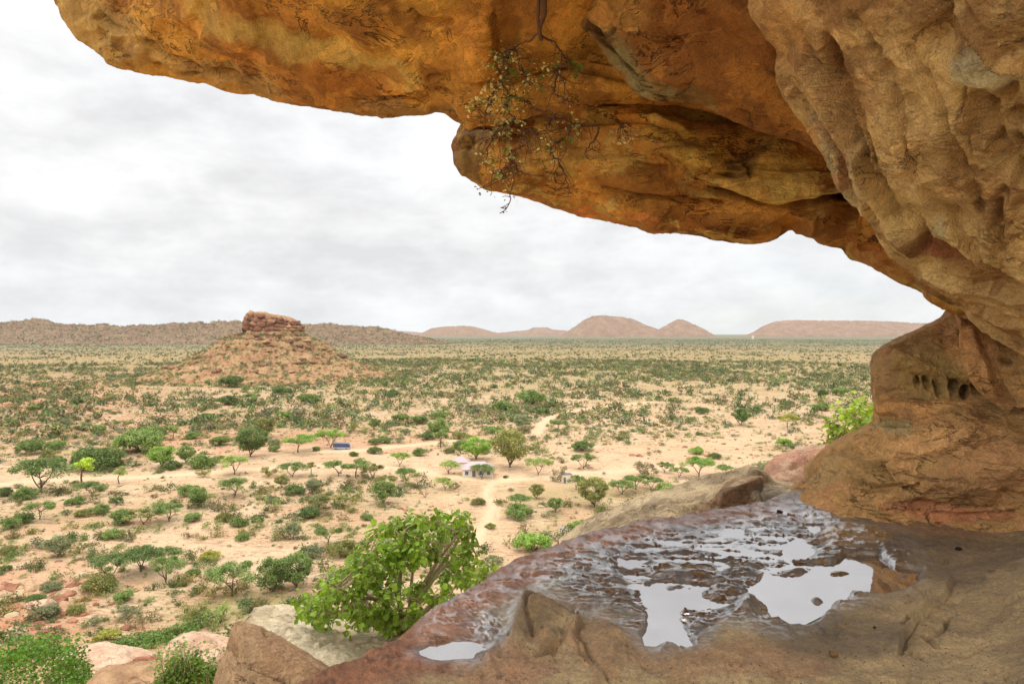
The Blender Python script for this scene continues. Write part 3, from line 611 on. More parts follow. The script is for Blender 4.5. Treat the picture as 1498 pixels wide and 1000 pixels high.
def ground_at(px, py):
    """where the sight line through a photo pixel meets the terrain"""
    r = np.concatenate([np.linspace(20, 400, 1500), np.linspace(400, 6000, 3000)])
    x = (px - CX) / F * r; z = (HY - py) / F * r; t = terr(x, r)
    k = np.argmax(z < t); k = max(k, 1)
    return np.array([x[k], r[k], t[k]])

az = np.concatenate([np.linspace(-180, -52, 40, endpoint=False), np.linspace(-52, 52, 900, endpoint=False), np.linspace(52, 180, 41)])
rr = np.concatenate([np.linspace(3, 80, 50, endpoint=False), 44.0 * F / np.linspace(545, 14, 330), np.geomspace(3300, 24000, 60)])
RR, AZ = np.meshgrid(rr, np.radians(az), indexing='ij')
TX, TY = RR * np.sin(AZ), RR * np.cos(AZ)
TZ = terr(TX, TY)
tp = np.stack([TX, TY, np.zeros_like(TX)], -1)
TZ += smooth(85, 120, RR) * (1 - smooth(500, 900, RR)) * 0.22 * fbm(tp / 2.2, 3, 305, 0.6, True)
TPX = CX + TX / np.maximum(TY, 1) * F; TPY = HY - TZ / np.maximum(TY, 1) * F
ROADS = {
 'track': ([(-30, 712), (60, 704), (130, 700), (200, 699), (300, 692), (380, 686), (450, 682), (520, 680), (580, 684), (640, 694), (720, 703), (800, 697), (850, 692), (940, 688), (1000, 684)], 2.2),
 'road': ([(430, 664), (470, 660), (530, 659), (590, 652), (650, 647), (720, 641), (775, 636), (790, 627), (797, 615), (815, 607), (850, 600), (900, 593), (960, 588)], 2.3),
 'path': ([(735, 700), (716, 712), (712, 726), (722, 742), (716, 760), (702, 782), (700, 800)], 1.1)}
def wpoly(poly): return [ground_at(x, y)[:2] for x, y in poly]
ROADW = {k: (wpoly(v[0]), v[1]) for k, v in ROADS.items()}
road = np.zeros_like(TX)
msk = (RR > 85) & (RR < 900) & (np.abs(AZ) < 0.9)
for k, (w, hw) in ROADW.items():
    d, _, _ = poly_dist(TX[msk], TY[msk], w)
    road[msk] = np.maximum(road[msk], 1 - smooth(hw * 0.6, hw * 2.6, d + 1.2 * fbm(tp[msk] / 5, 3, 310)))
def tb(x, y, rx, ry): return np.exp(-(((TPX - x) / rx)**2 + ((TPY - y) / ry)**2)) * (TY > 1)
sand = np.clip(tb(640, 680, 220, 24) + 0.7 * tb(180, 705, 220, 16) + tb(900, 692, 140, 14) + 0.8 * tb(720, 770, 50, 60) + 0.6 * tb(1000, 640, 250, 60) + 0.6 * tb(20, 690, 60, 26) + 0.6 * tb(300, 800, 300, 30), 0, 1)
redr = np.clip(tb(60, 580, 150, 40) + tb(20, 900, 120, 80) + 0.6 * tb(300, 640, 160, 30) + 0.6 * tb(560, 650, 120, 18), 0, 1)
gras = np.clip(tb(390, 885, 90, 22) + 0.6 * tb(330, 905, 90, 16) + 0.35 * tb(900, 560, 400, 40) + 0.5 * tb(860, 725, 130, 20), 0, 1)

m, nt, b, _ = new_mat('dry_ground')
co = coords(nt); A = lambda s: N(nt, 'ShaderNodeAttribute', attribute_name=s).outputs['Fac']
na = noise(nt, 0.012, 6, 0.6, co, 0.4); nb = noise(nt, 0.09, 7, 0.65, co, 0.3); ncc = noise(nt, 0.7, 6, 0.7, co); nd = noise(nt, 4.0, 3, 0.6, co)
KG = 0.80
c = mixc(nt, mapr(nt, na, 0.4, 0.62, 0, 1), lin(212, 181, 146, KG), lin(184, 158, 116, KG))
c = mixc(nt, mapr(nt, nb, 0.50, 0.58, 0, 0.9), c, lin(204, 164, 130, KG))
c = mixc(nt, mapr(nt, nb, 0.46, 0.34, 0, 0.75), c, lin(228, 200, 166, KG))
c = mixc(nt, mapr(nt, ncc, 0.53, 0.62, 0, 0.7), c, lin(146, 122, 82, KG))
c = mixc(nt, mathn(nt, 'MULTIPLY', A('red'), mapr(nt, nb, 0.35, 0.6, 0.2, 0.95)), c, lin(196, 134, 102, KG))
c = mixc(nt, mathn(nt, 'MULTIPLY', A('far'), mapr(nt, nb, 0.35, 0.6, 0.35, 0.95)), c, lin(156, 136, 90, KG))
c = mixc(nt, mathn(nt, 'MULTIPLY', A('grass'), mapr(nt, ncc, 0.35, 0.6, 0.1, 0.9)), c, lin(140, 138, 76, KG))
c = mixc(nt, mathn(nt, 'MULTIPLY', A('bushbelt'), mapr(nt, noise(nt, 0.004, 5, 0.65, co), 0.3, 0.6, 0.55, 0.95)), c, lin(112, 116, 92, KG))
c = mixc(nt, mathn(nt, 'MULTIPLY', A('sand'), 0.8), c, lin(222, 186, 150, KG))
c = mixc(nt, mathn(nt, 'MULTIPLY', A('road'), 0.75), c, lin(224, 188, 150, KG))
mpg = N(nt, 'ShaderNodeMapping'); mpg.inputs['Scale'].default_value = (0.35, 1.3, 1); mpg.inputs['Rotation'].default_value = (0, 0, 0.25); nt.links.new(co, mpg.inputs[0])
bed = mathn(nt, 'ABSOLUTE', mathn(nt, 'SUBTRACT', noise(nt, 0.32, 7, 0.66, mpg.outputs[0], 0.6), 0.5))
bedm = mapr(nt, noise(nt, 0.05, 4, 0.6, co), 0.42, 0.52, 0.0, 1.0)
bl = mathn(nt, 'MULTIPLY', mathn(nt, 'MULTIPLY', mapr(nt, bed, 0.0, 0.032, 1.0, 0.0), bedm), mathn(nt, 'SUBTRACT', 1.0, A('road')))
c = mixc(nt, mathn(nt, 'MULTIPLY', bl, 0.7), c, lin(120, 86, 62, KG))
herb = mathn(nt, 'MULTIPLY', mapr(nt, noise(nt, 1.6, 6, 0.75, co), 0.56, 0.64, 0.0, 0.8), mapr(nt, noise(nt, 0.06, 4, 0.6, co, 0.4), 0.34, 0.50, 0.0, 1.0))
c = mixc(nt, mathn(nt, 'MULTIPLY', herb, mathn(nt, 'SUBTRACT', 1.0, A('road'))), c, lin(128, 122, 78, KG))
k = mathn(nt, 'MULTIPLY', mapr(nt, ncc, 0.3, 0.7, 0.82, 1.14), mapr(nt, nd, 0.3, 0.7, 0.88, 1.1))
nt.links.new(mixc(nt, 1.0, c, k, 'MULTIPLY'), b.inputs['Base Color'])
b.inputs['Roughness'].default_value = 0.95; b.inputs['Specular IOR Level'].default_value = 0.1
nt.links.new(bump(nt, mathn(nt, 'ADD', ncc, mathn(nt, 'MULTIPLY', nb, 2.0)), 0.5, 0.6), b.inputs['Normal'])
MAT_GROUND = m
me = mesh_np('ground', np.stack([TX, TY, TZ], -1).reshape(-1, 3), grid_faces(*TX.shape)[:, ::-1], MAT_GROUND)
if me.polygons[len(me.polygons) // 2].normal.z < 0: me.flip_normals()
for nme, arr in (('road', road), ('sand', sand), ('red', redr), ('grass', gras), ('far', smooth(300, 1100, RR)), ('bushbelt', smooth(1000, 3600, RR))): set_attr(me, nme, arr.ravel(), 'FLOAT')
tag(obj('ground', me), 'dry sandy plain dotted with acacia scrub', 'ground', kind='structure')

# sandy tracks draped on the plain
m, nt, b, _ = new_mat('track_sand'); co = coords(nt)
nx = noise(nt, 0.5, 6, 0.7, co)
nt.links.new(mixc(nt, mapr(nt, nx, 0.3, 0.7, 0, 1), lin(206, 172, 136, KG), lin(222, 188, 150, KG)), b.inputs['Base Color']); b.inputs['Roughness'].default_value = 0.95
MAT_TRACK = m
LBL = {'track': 'pale sandy track crossing the plain past the house', 'road': 'sandy road running from the blue bus to the far rise', 'path': 'narrow footpath from the house towards the rock shelter'}
for k, (w, hw) in ROADW.items():
    c = catmull([np.array([p[0], p[1], 0.0]) for p in w], 30); t = np.gradient(c, axis=0); t /= np.linalg.norm(t, axis=1, keepdims=True) + 1e-9
    nn = np.stack([-t[:, 1], t[:, 0]], -1); cols = []
    j1 = 1 + 0.35 * fbm(c / 6.0, 3, 320); j2 = 1 + 0.35 * fbm(c / 6.0 + 40, 3, 321)
    for a in np.linspace(-1, 1, 7):
        s = hw * (j1 if a < 0 else j2) * a
        x, y = c[:, 0] + nn[:, 0] * s, c[:, 1] + nn[:, 1] * s; cols.append(np.stack([x, y, terr(x, y) + 0.30 - 0.28 * abs(a)**3], -1))
    V = np.stack(cols, 1)
    me = mesh_np(k, V.reshape(-1, 3), grid_faces(V.shape[0], 7), MAT_TRACK)
    if me.polygons[0].normal.z < 0: me.flip_normals()
    tag(obj(k, me), LBL[k], 'track', kind='structure')

# ------------------------------------------------------------------ hills
def hill_mat(name, c1, c2, c3, sc):
    m, nt, b, _ = new_mat(name); co = coords(nt)
    a = noise(nt, sc, 7, 0.65, co); d = noise(nt, sc * 6, 5, 0.7, co)
    c = mixc(nt, mapr(nt, a, 0.38, 0.6, 0, 1), c1, c2); c = mixc(nt, mapr(nt, d, 0.52, 0.62, 0, 0.85), c, c3)
    nt.links.new(c, b.inputs['Base Color']); b.inputs['Roughness'].default_value = 0.95; b.inputs['Specular IOR Level'].default_value = 0.1
    nt.links.new(bump(nt, mathn(nt, 'ADD', a, d), 0.35 / sc * 0.2, 0.6), b.inputs['Normal']); return m
MAT_BUTTE = hill_mat('butte_rock', lin(186, 152, 110, KG), lin(166, 122, 92, KG), lin(120, 106, 64, KG), 0.10)
MAT_RIDGE = hill_mat('ridge_rock', lin(148, 126, 98, KG), lin(138, 106, 86, KG), lin(86, 88, 58, KG), 0.025)
MAT_MESA = hill_mat('mesa_rock', lin(164, 132, 106, KG), lin(140, 110, 86, KG), lin(96, 86, 66, KG), 0.010)

# butte with a blocky cap
BC = np.array([(400 - CX) / F * 700, 700.0])
g = np.linspace(-1, 1, 420); GX, GY = np.meshgrid(np.sign(g) * np.abs(g)**1.5 * 255, np.sign(g) * np.abs(g)**1.5 * 255)
p = np.stack([GX, GY, np.zeros_like(GX)], -1)
ang = np.arctan2(GY, GX); rho = np.hypot(GX * 0.97, GY)
rho_w = rho * (1 + 0.10 * fbm(p / 14, 3, 401)) + 2.2 * fbm(p / 6, 3, 402)
base = terr(GX + BC[0], GY + BC[1])
slope = np.interp(rho_w + 0 * GX, [0, 26, 32, 45, 58, 75, 100, 130, 225], [47, 46, 41, 37, 27, 17, 8, 0.5, -6]) - 3 * smooth(215, 245, rho)
terr_steps = slope + 1.6 * fbm(p / 5, 4, 403, 0.6, True) * (1 - smooth(40, 120, rho)) + 0.9 * fbm(p / 2.5, 3, 404) * (1 - smooth(90, 150, rho))
sh = 0.5 * (terr_steps - np.floor(terr_steps / 5) * 5 - 2.5); terr_steps = terr_steps - sh * (1 - smooth(45, 75, rho)) * 1.1
capH = 14.5 - 0.15 * GX - 2.0 * smooth(8, 20, GX) + 1.8 * fbm(p / 6, 3, 405)
lev = [(26.0, 0.0), (25.0, 0.30), (24.0, 0.58), (23.0, 0.84), (20.5, 1.0)]
cap = np.zeros_like(GX)
for i, (rad, fr) in enumerate(lev):
    wv = rho * (1 + 0.10 * fbm(p / 9 + i * 1.0, 3, 410)) + 2.6 * fbm(p / 4.0 + i * 5, 3, 420 + i, 0.6)
    nxt = lev[i + 1][1] if i + 1 < len(lev) else 1.0
    cap += (nxt - fr) * (1 - smooth(rad - 1.0, rad + 0.6, wv))
BZ = base + terr_steps + np.maximum(cap, 0) * (capH + 1.8 * fbm(p / 2.6, 3, 430, 0.6, True))
me = mesh_np('butte', np.stack([GX + BC[0], GY + BC[1], BZ], -1).reshape(-1, 3), grid_faces(*GX.shape), MAT_BUTTE, True)
HILL = obj('rocky_hill', me)
tag(HILL, 'rocky butte with a blocky reddish cap standing in the plain', 'hill', kind='structure')

def far_hill(name, label, prof, r, depth, rough, mat, n=240, m_=40, seed=0, rock=0.0, ex=0.8):
    """hill whose skyline follows prof [(px, py)...] at distance r; depth = extent along the sight line"""
    P = np.array(prof, float); pxx = np.linspace(P[0, 0], P[-1, 0], n)
    sky = np.interp(pxx, P[:, 0], P[:, 1]); ks = np.hanning(9); ks /= ks.sum(); sky = np.convolve(np.pad(sky, 4, mode='edge'), ks, 'valid')
    t = np.linspace(0, 1, m_); TT, XX = np.meshgrid(t, pxx, indexing='ij')
    R = r - depth / 2 + depth * TT
    top = (HY - sky)[None, :] / F * r + 44.5                      # height above the plain at the crest
    shape = np.sin(np.pi * np.clip(TT, 0, 1))**ex
    x = (XX - CX) / F * R; q = np.stack([x, R, np.zeros_like(x)], -1)
    h = top * shape * (1 + rough * fbm(q / (depth * 0.12), 4, seed)) + rock * np.maximum(fbm(q / (depth * 0.05), 4, seed + 5, 0.6, True), -0.2) * shape
    zb = -44.5 + 1.0 * 0 + h - 6 * (1 - smooth(0.0, 0.12, TT)) - 6 * smooth(0.9, 1.0, TT)
    me = mesh_np(name, np.stack([x, R, zb], -1).reshape(-1, 3), grid_faces(m_, n), mat)
    if me.polygons[len(me.polygons) // 2].normal.z < 0: me.flip_normals()
    return tag(obj(name, me), label, 'hill', kind='structure')
far_hill('ridge', 'low rocky ridge on the left skyline', [(-260, 486), (-160, 476), (-60, 470), (0, 475), (30, 474), (52, 470), (72, 472), (95, 478), (125, 481), (150, 477), (175, 481), (210, 480), (250, 477), (290, 477), (340, 473), (380, 476), (430, 478), (470, 479), (510, 480), (530, 482), (550, 481), (562, 484), (580, 488), (600, 493), (630, 500), (660, 506)], 3000, 800, 0.16, MAT_RIDGE, 760, 140, 501, 20.0, 1.2)
far_hill('flat_hill', 'broad flat topped pinkish mesa on the skyline right of centre', [(822, 492), (838, 481), (852, 471), (866, 464), (880, 462), (900, 464), (915, 465), (930, 470), (945, 477), (960, 482), (975, 492)], 8200, 1100, 0.04, MAT_MESA, 260, 60, 521, 22.0)
far_hill('cone_hill', 'small conical hill on the skyline beside the broad mesa', [(950, 492), (965, 482), (980, 474), (992, 468), (1002, 469), (1014, 475), (1030, 482), (1046, 492)], 8000, 900, 0.03, MAT_MESA, 200, 60, 531, 16.0)
far_hill('mesa', 'long low mesa on the right skyline by the pillar', [(1085, 494), (1104, 486), (1118, 477), (1135, 471), (1160, 469), (1200, 470), (1240, 470), (1280, 471), (1320, 472), (1370, 475), (1440, 478), (1560, 490)], 8500, 1500, 0.03, MAT_MESA, 400, 60, 541, 20.0)
far_hill('hill', 'low distant hill on the skyline left of centre', [(600, 494), (618, 487), (630, 481), (650, 478), (680, 477), (695, 479), (710, 483), (730, 488), (745, 494)], 9500, 1400, 0.03, MAT_MESA, 200, 50, 551, 12.0)
far_hill('hill', 'very low distant rise on the skyline at centre', [(700, 494), (730, 487), (755, 484.5), (772, 483), (780, 479), (800, 479), (808, 482), (830, 484), (870, 487.5), (900, 494)], 11000, 1500, 0.03, MAT_MESA, 240, 50, 561, 8.0)
far_hill('hill', 'faint far hill peeking out right of the rocky ridge', [(540, 494), (560, 486), (580, 484), (600, 485), (640, 489), (660, 494)], 14000, 1500, 0.03, MAT_MESA, 140, 40, 571, 8.0)

# ------------------------------------------------------------------ rocks below and beyond the ledge
FARC = (lin(206, 178, 140, KG * 0.95), lin(190, 156, 118, KG * 0.95), lin(176, 140, 110, KG * 0.95))
# pale platform under the leafy tree
tag(mass('rock_slab', [back(0.6, -0.05), back(1.2, -0.8)], [rowp([(352, 912, 10.6), (358, 907, 10.8), (378, 904, 11.0), (405, 902, 11.2), (440, 906, 11.2), (480, 915, 11.0), (520, 921, 10.9), (570, 925, 10.8), (640, 932, 10.6), (760, 940, 10.4)]),
    rowp([(354, 960, 9.7), (390, 935, 10.0), (440, 938, 10.0), (500, 945, 9.9), (570, 952, 9.8), (640, 960, 9.6), (760, 965, 9.4)]), rowp([(356, 1000, 8.9), (420, 985, 9.1), (500, 985, 9.0), (600, 1000, 8.8), (760, 1010, 8.6)]), rowp([(358, 1150, 8.6), (440, 1120, 8.6), (600, 1120, 8.5), (760, 1130, 8.3)])],
    220, [5, 5], [50, 40, 16], [(0.9, 0.07, False), (2.5, 0.05, True), (9, 0.015, False)], [('c', [(400, 925), (440, 930), (478, 926)], 3, 0.06), ('c', [(466, 950), (480, 944), (498, 940)], 3, 0.06), ('s', [(500, 940), (450, 936), (400, 930)], 12, 0.05), ('c', [(345, 915), (380, 917), (410, 914)], 3, 0.05)],
    (lin(236, 214, 182, KG), lin(222, 196, 160, KG), lin(196, 170, 138, KG)), mat=MAT_ROCK_FAR, seed=101, sat=0.95), 'pale whitish rock platform with dark cracks beneath the big leafy tree', 'rock')
tag(mass('boulder', [back(0.35, -0.3, 0.12), back(0.6, -1.2, 0.3)], [rowp([(300, 1040, 7.3), (316, 985, 7.3), (330, 948, 7.35), (340, 918, 7.4), (347, 908, 7.4), (362, 911, 7.4), (376, 918, 7.3), (392, 926, 7.2), (420, 944, 7.1), (446, 960, 7.0), (470, 978, 6.9), (500, 1010, 6.8)]),
    rowp([(300, 1075, 7.15), (322, 1010, 7.1), (338, 968, 7.12), (350, 940, 7.0), (368, 944, 6.97), (395, 956, 6.92), (425, 972, 6.82), (455, 990, 6.72), (490, 1030, 6.6)]), rowp([(330, 1200, 6.4), (360, 1140, 6.4), (400, 1100, 6.4), (450, 1110, 6.4), (480, 1130, 6.4)])],
    200, [6, 5], [60, 70], [(1.0, 0.03, False), (4, 0.012, False), (14, 0.008, False)], [('c', [(334, 940), (345, 975), (348, 1010)], 3, 0.03), ('s', [(345, 1010), (350, 960), (352, 930)], 18, 0.05), ('c', [(384, 922), (394, 930)], 3, 0.05)],
    (lin(196, 156, 116, KG), lin(178, 138, 102, KG), lin(204, 166, 126, KG)), mat=MAT_ROCK_FAR, seed=111, sat=0.95), 'large brown wedge shaped boulder with a pointed top in the lower left foreground', 'boulder')
tag(mass('rock_slab', [back(0.6, -0.1), back(1.4, -1.0)], [rowp([(820, 800, 9.6), (870, 766, 9.6), (905, 752, 9.5), (940, 738, 9.4), (985, 720, 9.3), (1010, 710, 9.2), (1040, 699, 9.1), (1075, 692, 9.0), (1105, 690, 8.9), (1122, 696, 8.8), (1135, 706, 8.7), (1160, 714, 8.5), (1200, 720, 8.2)]),
    rowp([(830, 815, 9.0), (900, 770, 9.0), (960, 748, 8.8), (1010, 728, 8.6), (1060, 708, 8.5), (1100, 702, 8.4), (1130, 716, 8.2), (1200, 732, 7.8)]), rowp([(850, 830, 8.2), (920, 795, 8.1), (980, 775, 8.0), (1030, 752, 7.9), (1080, 735, 7.8), (1120, 735, 7.7), (1200, 745, 7.4)]), rowp([(860, 950, 7.6), (980, 900, 7.5), (1080, 880, 7.4), (1200, 860, 7.2)])],
    260, [6, 5], [50, 60, 20], [(0.8, 0.06, False), (3, 0.05, True), (10, 0.015, False)], [('s', [(1100, 700), (1060, 712), (1030, 728), (1000, 748), (985, 760)], 26, -0.16), ('c', [(1075, 704), (1050, 716), (1020, 735)], 4, 0.12), ('c', [(1000, 730), (960, 745), (920, 758)], 3, 0.06), ('s', [(1118, 712), (1080, 728), (1050, 745)], 20, 0.10), ('c', [(1110, 716), (1116, 735)], 3, 0.08), ('c', [(960, 752), (920, 765), (890, 778)], 3, 0.05), ('s', [(1125, 704), (1100, 700), (1060, 700)], 12, 0.06)],
    (lin(214, 186, 148, KG), lin(190, 164, 130, KG), lin(160, 138, 110, KG)), [(1060, 740, 60, 18, -20, lin(134, 88, 64, KG), 0.7), (1130, 735, 30, 20, 0, lin(120, 112, 104, KG), 0.7), (1080, 700, 60, 8, 10, lin(150, 126, 98, KG), 0.7)], mat=MAT_ROCK_FAR, seed=121, sat=0.95), 'slanting tan rock slab with dark layered cracks behind the wet ledge', 'rock')
tag(mass('boulder', [back(0.6, -0.2), back(1.2, -1.2)], [rowp([(1108, 725, 9.6), (1128, 702, 9.7), (1136, 690, 9.8), (1142, 676, 9.9), (1158, 664, 9.9), (1180, 657, 9.9), (1205, 652, 9.8), (1230, 648, 9.7), (1262, 640, 9.6), (1300, 636, 9.4)]), rowp([(1112, 745, 9.2), (1142, 706, 9.2), (1160, 684, 9.3), (1190, 672, 9.2), (1235, 664, 9.0), (1300, 655, 8.8)]), rowp([(1120, 860, 8.4), (1170, 780, 8.5), (1220, 740, 8.5), (1300, 720, 8.2)])],
    160, [5, 4], [40, 30], [(1.2, 0.10, False), (4, 0.05, True), (12, 0.02, False)], [('c', [(1150, 690), (1180, 682), (1210, 668)], 3, 0.06)], (lin(222, 170, 142, KG), lin(206, 150, 122, KG), lin(224, 186, 158, KG)), mat=MAT_ROCK_FAR, seed=131, sat=0.95), 'pale pink weathered rock outside, left of the pillar foot', 'boulder')

def ico(sub):
    import bmesh
    bm = bmesh.new(); bmesh.ops.create_icosphere(bm, subdivisions=sub, radius=1.0)
    v = np.array([x.co[:] for x in bm.verts]); f = np.array([[l.index for l in x.verts] for x in bm.faces]); bm.free(); return v, f
ICO = {k: ico(k) for k in (1, 2, 4, 5)}
def rock_shape(sub, seed, amp=0.28, cuts=7, flat=0.75):
    v, f = ICO[sub]; r = np.random.default_rng(seed); v = v.copy()
    for _ in range(cuts):
        n = r.normal(size=3); n /= np.linalg.norm(n); d = r.uniform(0.55, 0.85)
        s = v @ n; v -= np.where(s > d, (s - d) * 0.92, 0)[:, None] * n
    v *= (1 + amp * fbm(v * 1.3 + seed, 4, seed)[:, None]); v[:, 2] *= flat
    return v, f
rc = np.random.default_rng(440); V, Fc, Cl, nn_ = [], [], [], 0
def block(x, y, z_, w, d, h, rz, sd):
    global nn_
    v, f = rock_shape(4, 2000 + sd % 14, 0.16, 11, 1.0); v = v * [w / 2, d / 2, h / 2] * 1.25; v = v + (v / (np.linalg.norm(v, axis=1, keepdims=True) + 1e-6)) * (0.22 * fbm(v * 0.9 + sd, 3, 7, 0.6, True))[:, None]
    c, s_ = math.cos(rz), math.sin(rz); V.append(np.stack([v[:, 0] * c - v[:, 1] * s_ + x, v[:, 0] * s_ + v[:, 1] * c + y, v[:, 2] + z_], -1)); Fc.append(f + nn_); nn_ += len(v)
    k = [lin(160, 118, 88, KG), lin(140, 98, 74, KG), lin(178, 140, 104, KG), lin(122, 84, 64, KG)][rc.integers(0, 4)]; Cl.append(np.tile(k, (len(v), 1)))
zb0 = float(terr(np.array([BC[0]]), np.array([BC[1]]))[0]) + 46.5
for lay, (rad, zc_, hh) in enumerate([(26.5, 1.5, 5.5), (25.5, 6.0, 5.0), (24.5, 10.2, 4.6), (22.5, 13.6, 4.0)]):
    a = rc.uniform(0, 0.4)
    while a < 6.6:
        w_ = rc.uniform(5, 12) * (1 - 0.1 * lay); gx = rad * math.cos(a); top = 17 - 0.17 * gx - 2.0 * min(max((gx - 8) / 12, 0), 1)
        zz_ = zc_ * top / 17.0
        block(BC[0] + gx + rc.normal(0, 0.7), BC[1] + rad * math.sin(a) + rc.normal(0, 0.7), zb0 + zz_, rc.uniform(5, 8), w_, hh * top / 17 * rc.uniform(0.9, 1.25), a + rc.normal(0, 0.1), int(rc.integers(0, 999))); a += w_ * 0.86 / rad
for i in range(260):
    a = rc.uniform(0, 6.283); q_ = 29 + 75 * rc.random()**1.2; x, y = q_ * math.cos(a), q_ * math.sin(a); i0 = min(np.searchsorted(GX[0], x), 419); j0 = min(np.searchsorted(GY[:, 0], y), 419); w_ = rc.uniform(1.5, 5.5)
    block(BC[0] + x, BC[1] + y, BZ[j0, i0] + 0.1 * w_, w_ * 1.4, w_, w_ * 0.6, rc.uniform(0, 3), int(rc.integers(0, 999)))
me = mesh_np('cap', np.vstack(V), np.vstack(Fc), MAT_ROCK_FAR); set_attr(me, 'col', np.vstack(Cl), 'FLOAT_COLOR'); obj('cap', me, HILL)
def boulder(name, px, py, d, w, label, cols, seed, flat=0.75, depth=1.0, zoff=0.0, rz=None, group=None, tilt=(0, 0)):
    v, f = rock_shape(5 if w / d * F > 40 else 4, seed, flat=flat)
    v = v + (v / np.linalg.norm(v, axis=1, keepdims=True)) * (0.05 * fbm(v * 5, 3, seed + 3, 0.6, True))[:, None]
    sx = w / 2
    me = mesh_np(name, v * [sx, sx * depth, sx], f, MAT_ROCK_FAR)
    m1 = smooth(-0.3, 0.3, fbm(v * 2.2, 4, seed + 9))[:, None]; set_attr(me, 'col', np.asarray(cols[0]) * (1 - m1) + np.asarray(cols[1]) * m1, 'FLOAT_COLOR')
    p = pt(px, py, d); o = obj(name, me, None, (p[0], p[1], p[2] + zoff)); o.rotation_euler = (tilt[0], tilt[1], random.uniform(-0.5, 0.5) if rz is None else rz)
    return tag(o, label, 'boulder', group)
PK = (lin(220, 188, 158, KG), lin(202, 162, 132, KG)); RD = (lin(172, 118, 90, KG), lin(144, 94, 72, KG)); BF = (lin(196, 158, 118, KG), lin(172, 132, 98, KG))
boulder('boulder', 200, 1002, 20, 2.9, 'rounded tan boulder at the bottom edge between the two green bushes', BF, 3, 0.42, 1.0, 0, 0.1)
boulder('boulder', 248, 1008, 19.4, 1.1, 'narrow brown slab leaning on the rounded tan boulder at the bottom edge', BF, 5, 0.6, 1.0, 0, -0.5, tilt=(0, 0.5))
boulder('boulder', 150, 968, 40, 4.6, 'broad flat pinkish slab above the rounded tan boulder', PK, 8, 0.28, 1.2, 0, 0.2)
boulder('boulder', 215, 972, 36, 1.5, 'small reddish rock at the edge of the sprawling green ground bush', RD, 12, 0.6)
boulder('boulder', 295, 950, 30, 3.2, 'pink slab behind the tall grassy bush, left of the wedge boulder', PK, 15, 0.36, 1.1, 0, 0.3)
for i, (x, y, w, lb, cc) in enumerate([(56, 915, 1.7, 'upper dark red boulder of the pair on the left slope', RD), (70, 926, 2.0, 'lower dark red boulder of the pair on the left slope', RD), (85, 884, 3.6, 'long reddish rock outcrop above the red boulder pair', RD), (125, 877, 1.8, 'lone red rock right of the long reddish outcrop', RD),
     (45, 945, 1.8, 'dark red stone beside the bright green bush at lower left', RD), (20, 930, 3.4, 'pink outcrop block at the left edge above the bright green bush', PK), (105, 858, 2.4, 'reddish block between low shrubs on the upper left slope', RD), (163, 885, 1.0, 'small red rock beside the low dark shrub on the left slope', RD), (60, 890, 5.0, 'wide pink ledge of rock on the left slope', PK), (140, 885, 1.3, 'small round red stone on bare sand of the left slope', RD),
     (18, 862, 2.6, 'red outcrop block at the left edge, upper slope', RD), (232, 823, 1.4, 'reddish rock beside the four umbrella acacias', RD)]):
    g0 = ground_at(x, y); boulder('boulder', x, y, g0[1], w, lb, cc, 30 + i, 0.6, 0.9, 0.1, random.uniform(-0.3, 0.3))

# ------------------------------------------------------------------ foliage builders
def rand_rot(n, r, up=0.0):
    q = r.normal(size=(n, 4)); q /= np.linalg.norm(q, axis=1, keepdims=True)
    w, x, y, z = q.T
    R = np.stack([1-2*(y*y+z*z), 2*(x*y-z*w), 2*(x*z+y*w), 2*(x*y+z*w), 1-2*(x*x+z*z), 2*(y*z-x*w), 2*(x*z-y*w), 2*(y*z+x*w), 1-2*(x*x+y*y)], -1).reshape(n, 3, 3)
    if up > 0:                                                     # pull the leaf normal upwards
        nz = R[:, :, 2]; nz = np.where(nz[:, 2:3] < 0, -nz, nz); nz = nz * (1 - up) + np.array([0, 0, 1.0]) * up; nz /= np.linalg.norm(nz, axis=1, keepdims=True)
        a = np.cross(nz, R[:, :, 0]); a /= np.linalg.norm(a, axis=1, keepdims=True) + 1e-9; bb = np.cross(a, nz)
        R = np.stack([bb, a, nz], -1)
    return R
QUAD = np.array([[-.5, 0, 0], [0, -.32, 0.05], [.5, 0, 0], [0, .32, 0.05]])
def cards(c, size, r, up=0.3):
    n = len(c); R = rand_rot(n, r, up); s = (size * r.uniform(0.6, 1.35, n))[:, None, None]
    v = np.einsum('nij,kj->nki', R, QUAD) * s + c[:, None, :]
    return v.reshape(-1, 3), np.arange(4 * n).reshape(n, 4), np.repeat(r.random(n), 4)
BIG_LEAF = np.array([[0, 0, 0], [0.42, -0.5, 0.10], [0.80, -0.36, 0.05], [1.08, 0, -0.14], [0.80, 0.36, 0.05], [0.42, 0.5, 0.10]])
def big_leaves(c, size, r, droop=0.5, outw=None):
    n = len(c)
    a = r.uniform(0, 2 * np.pi, n); d = np.stack([np.cos(a), np.sin(a), -droop + r.normal(0, 0.45, n)], -1)
    if outw is not None: d = d + outw * 0.9
    d /= np.linalg.norm(d, axis=1, keepdims=True)
    up = np.array([0, 0, 1.0]) + r.normal(0, 0.45, (n, 3)); s = np.cross(up, d); s /= np.linalg.norm(s, axis=1, keepdims=True) + 1e-9; nn = np.cross(d, s)
    R = np.stack([d, s, nn], -1); sz = (size * r.uniform(0.6, 1.25, n))[:, None, None]
    v = np.einsum('nij,kj->nki', R, BIG_LEAF) * sz + c[:, None, :]
    b = np.arange(n)[:, None] * 6
    f = np.concatenate([b + np.array([[0, 1, 2, 3]]), b + np.array([[0, 3, 4, 5]])])
    return v.reshape(-1, 3), f, np.repeat(r.random(n), 6)
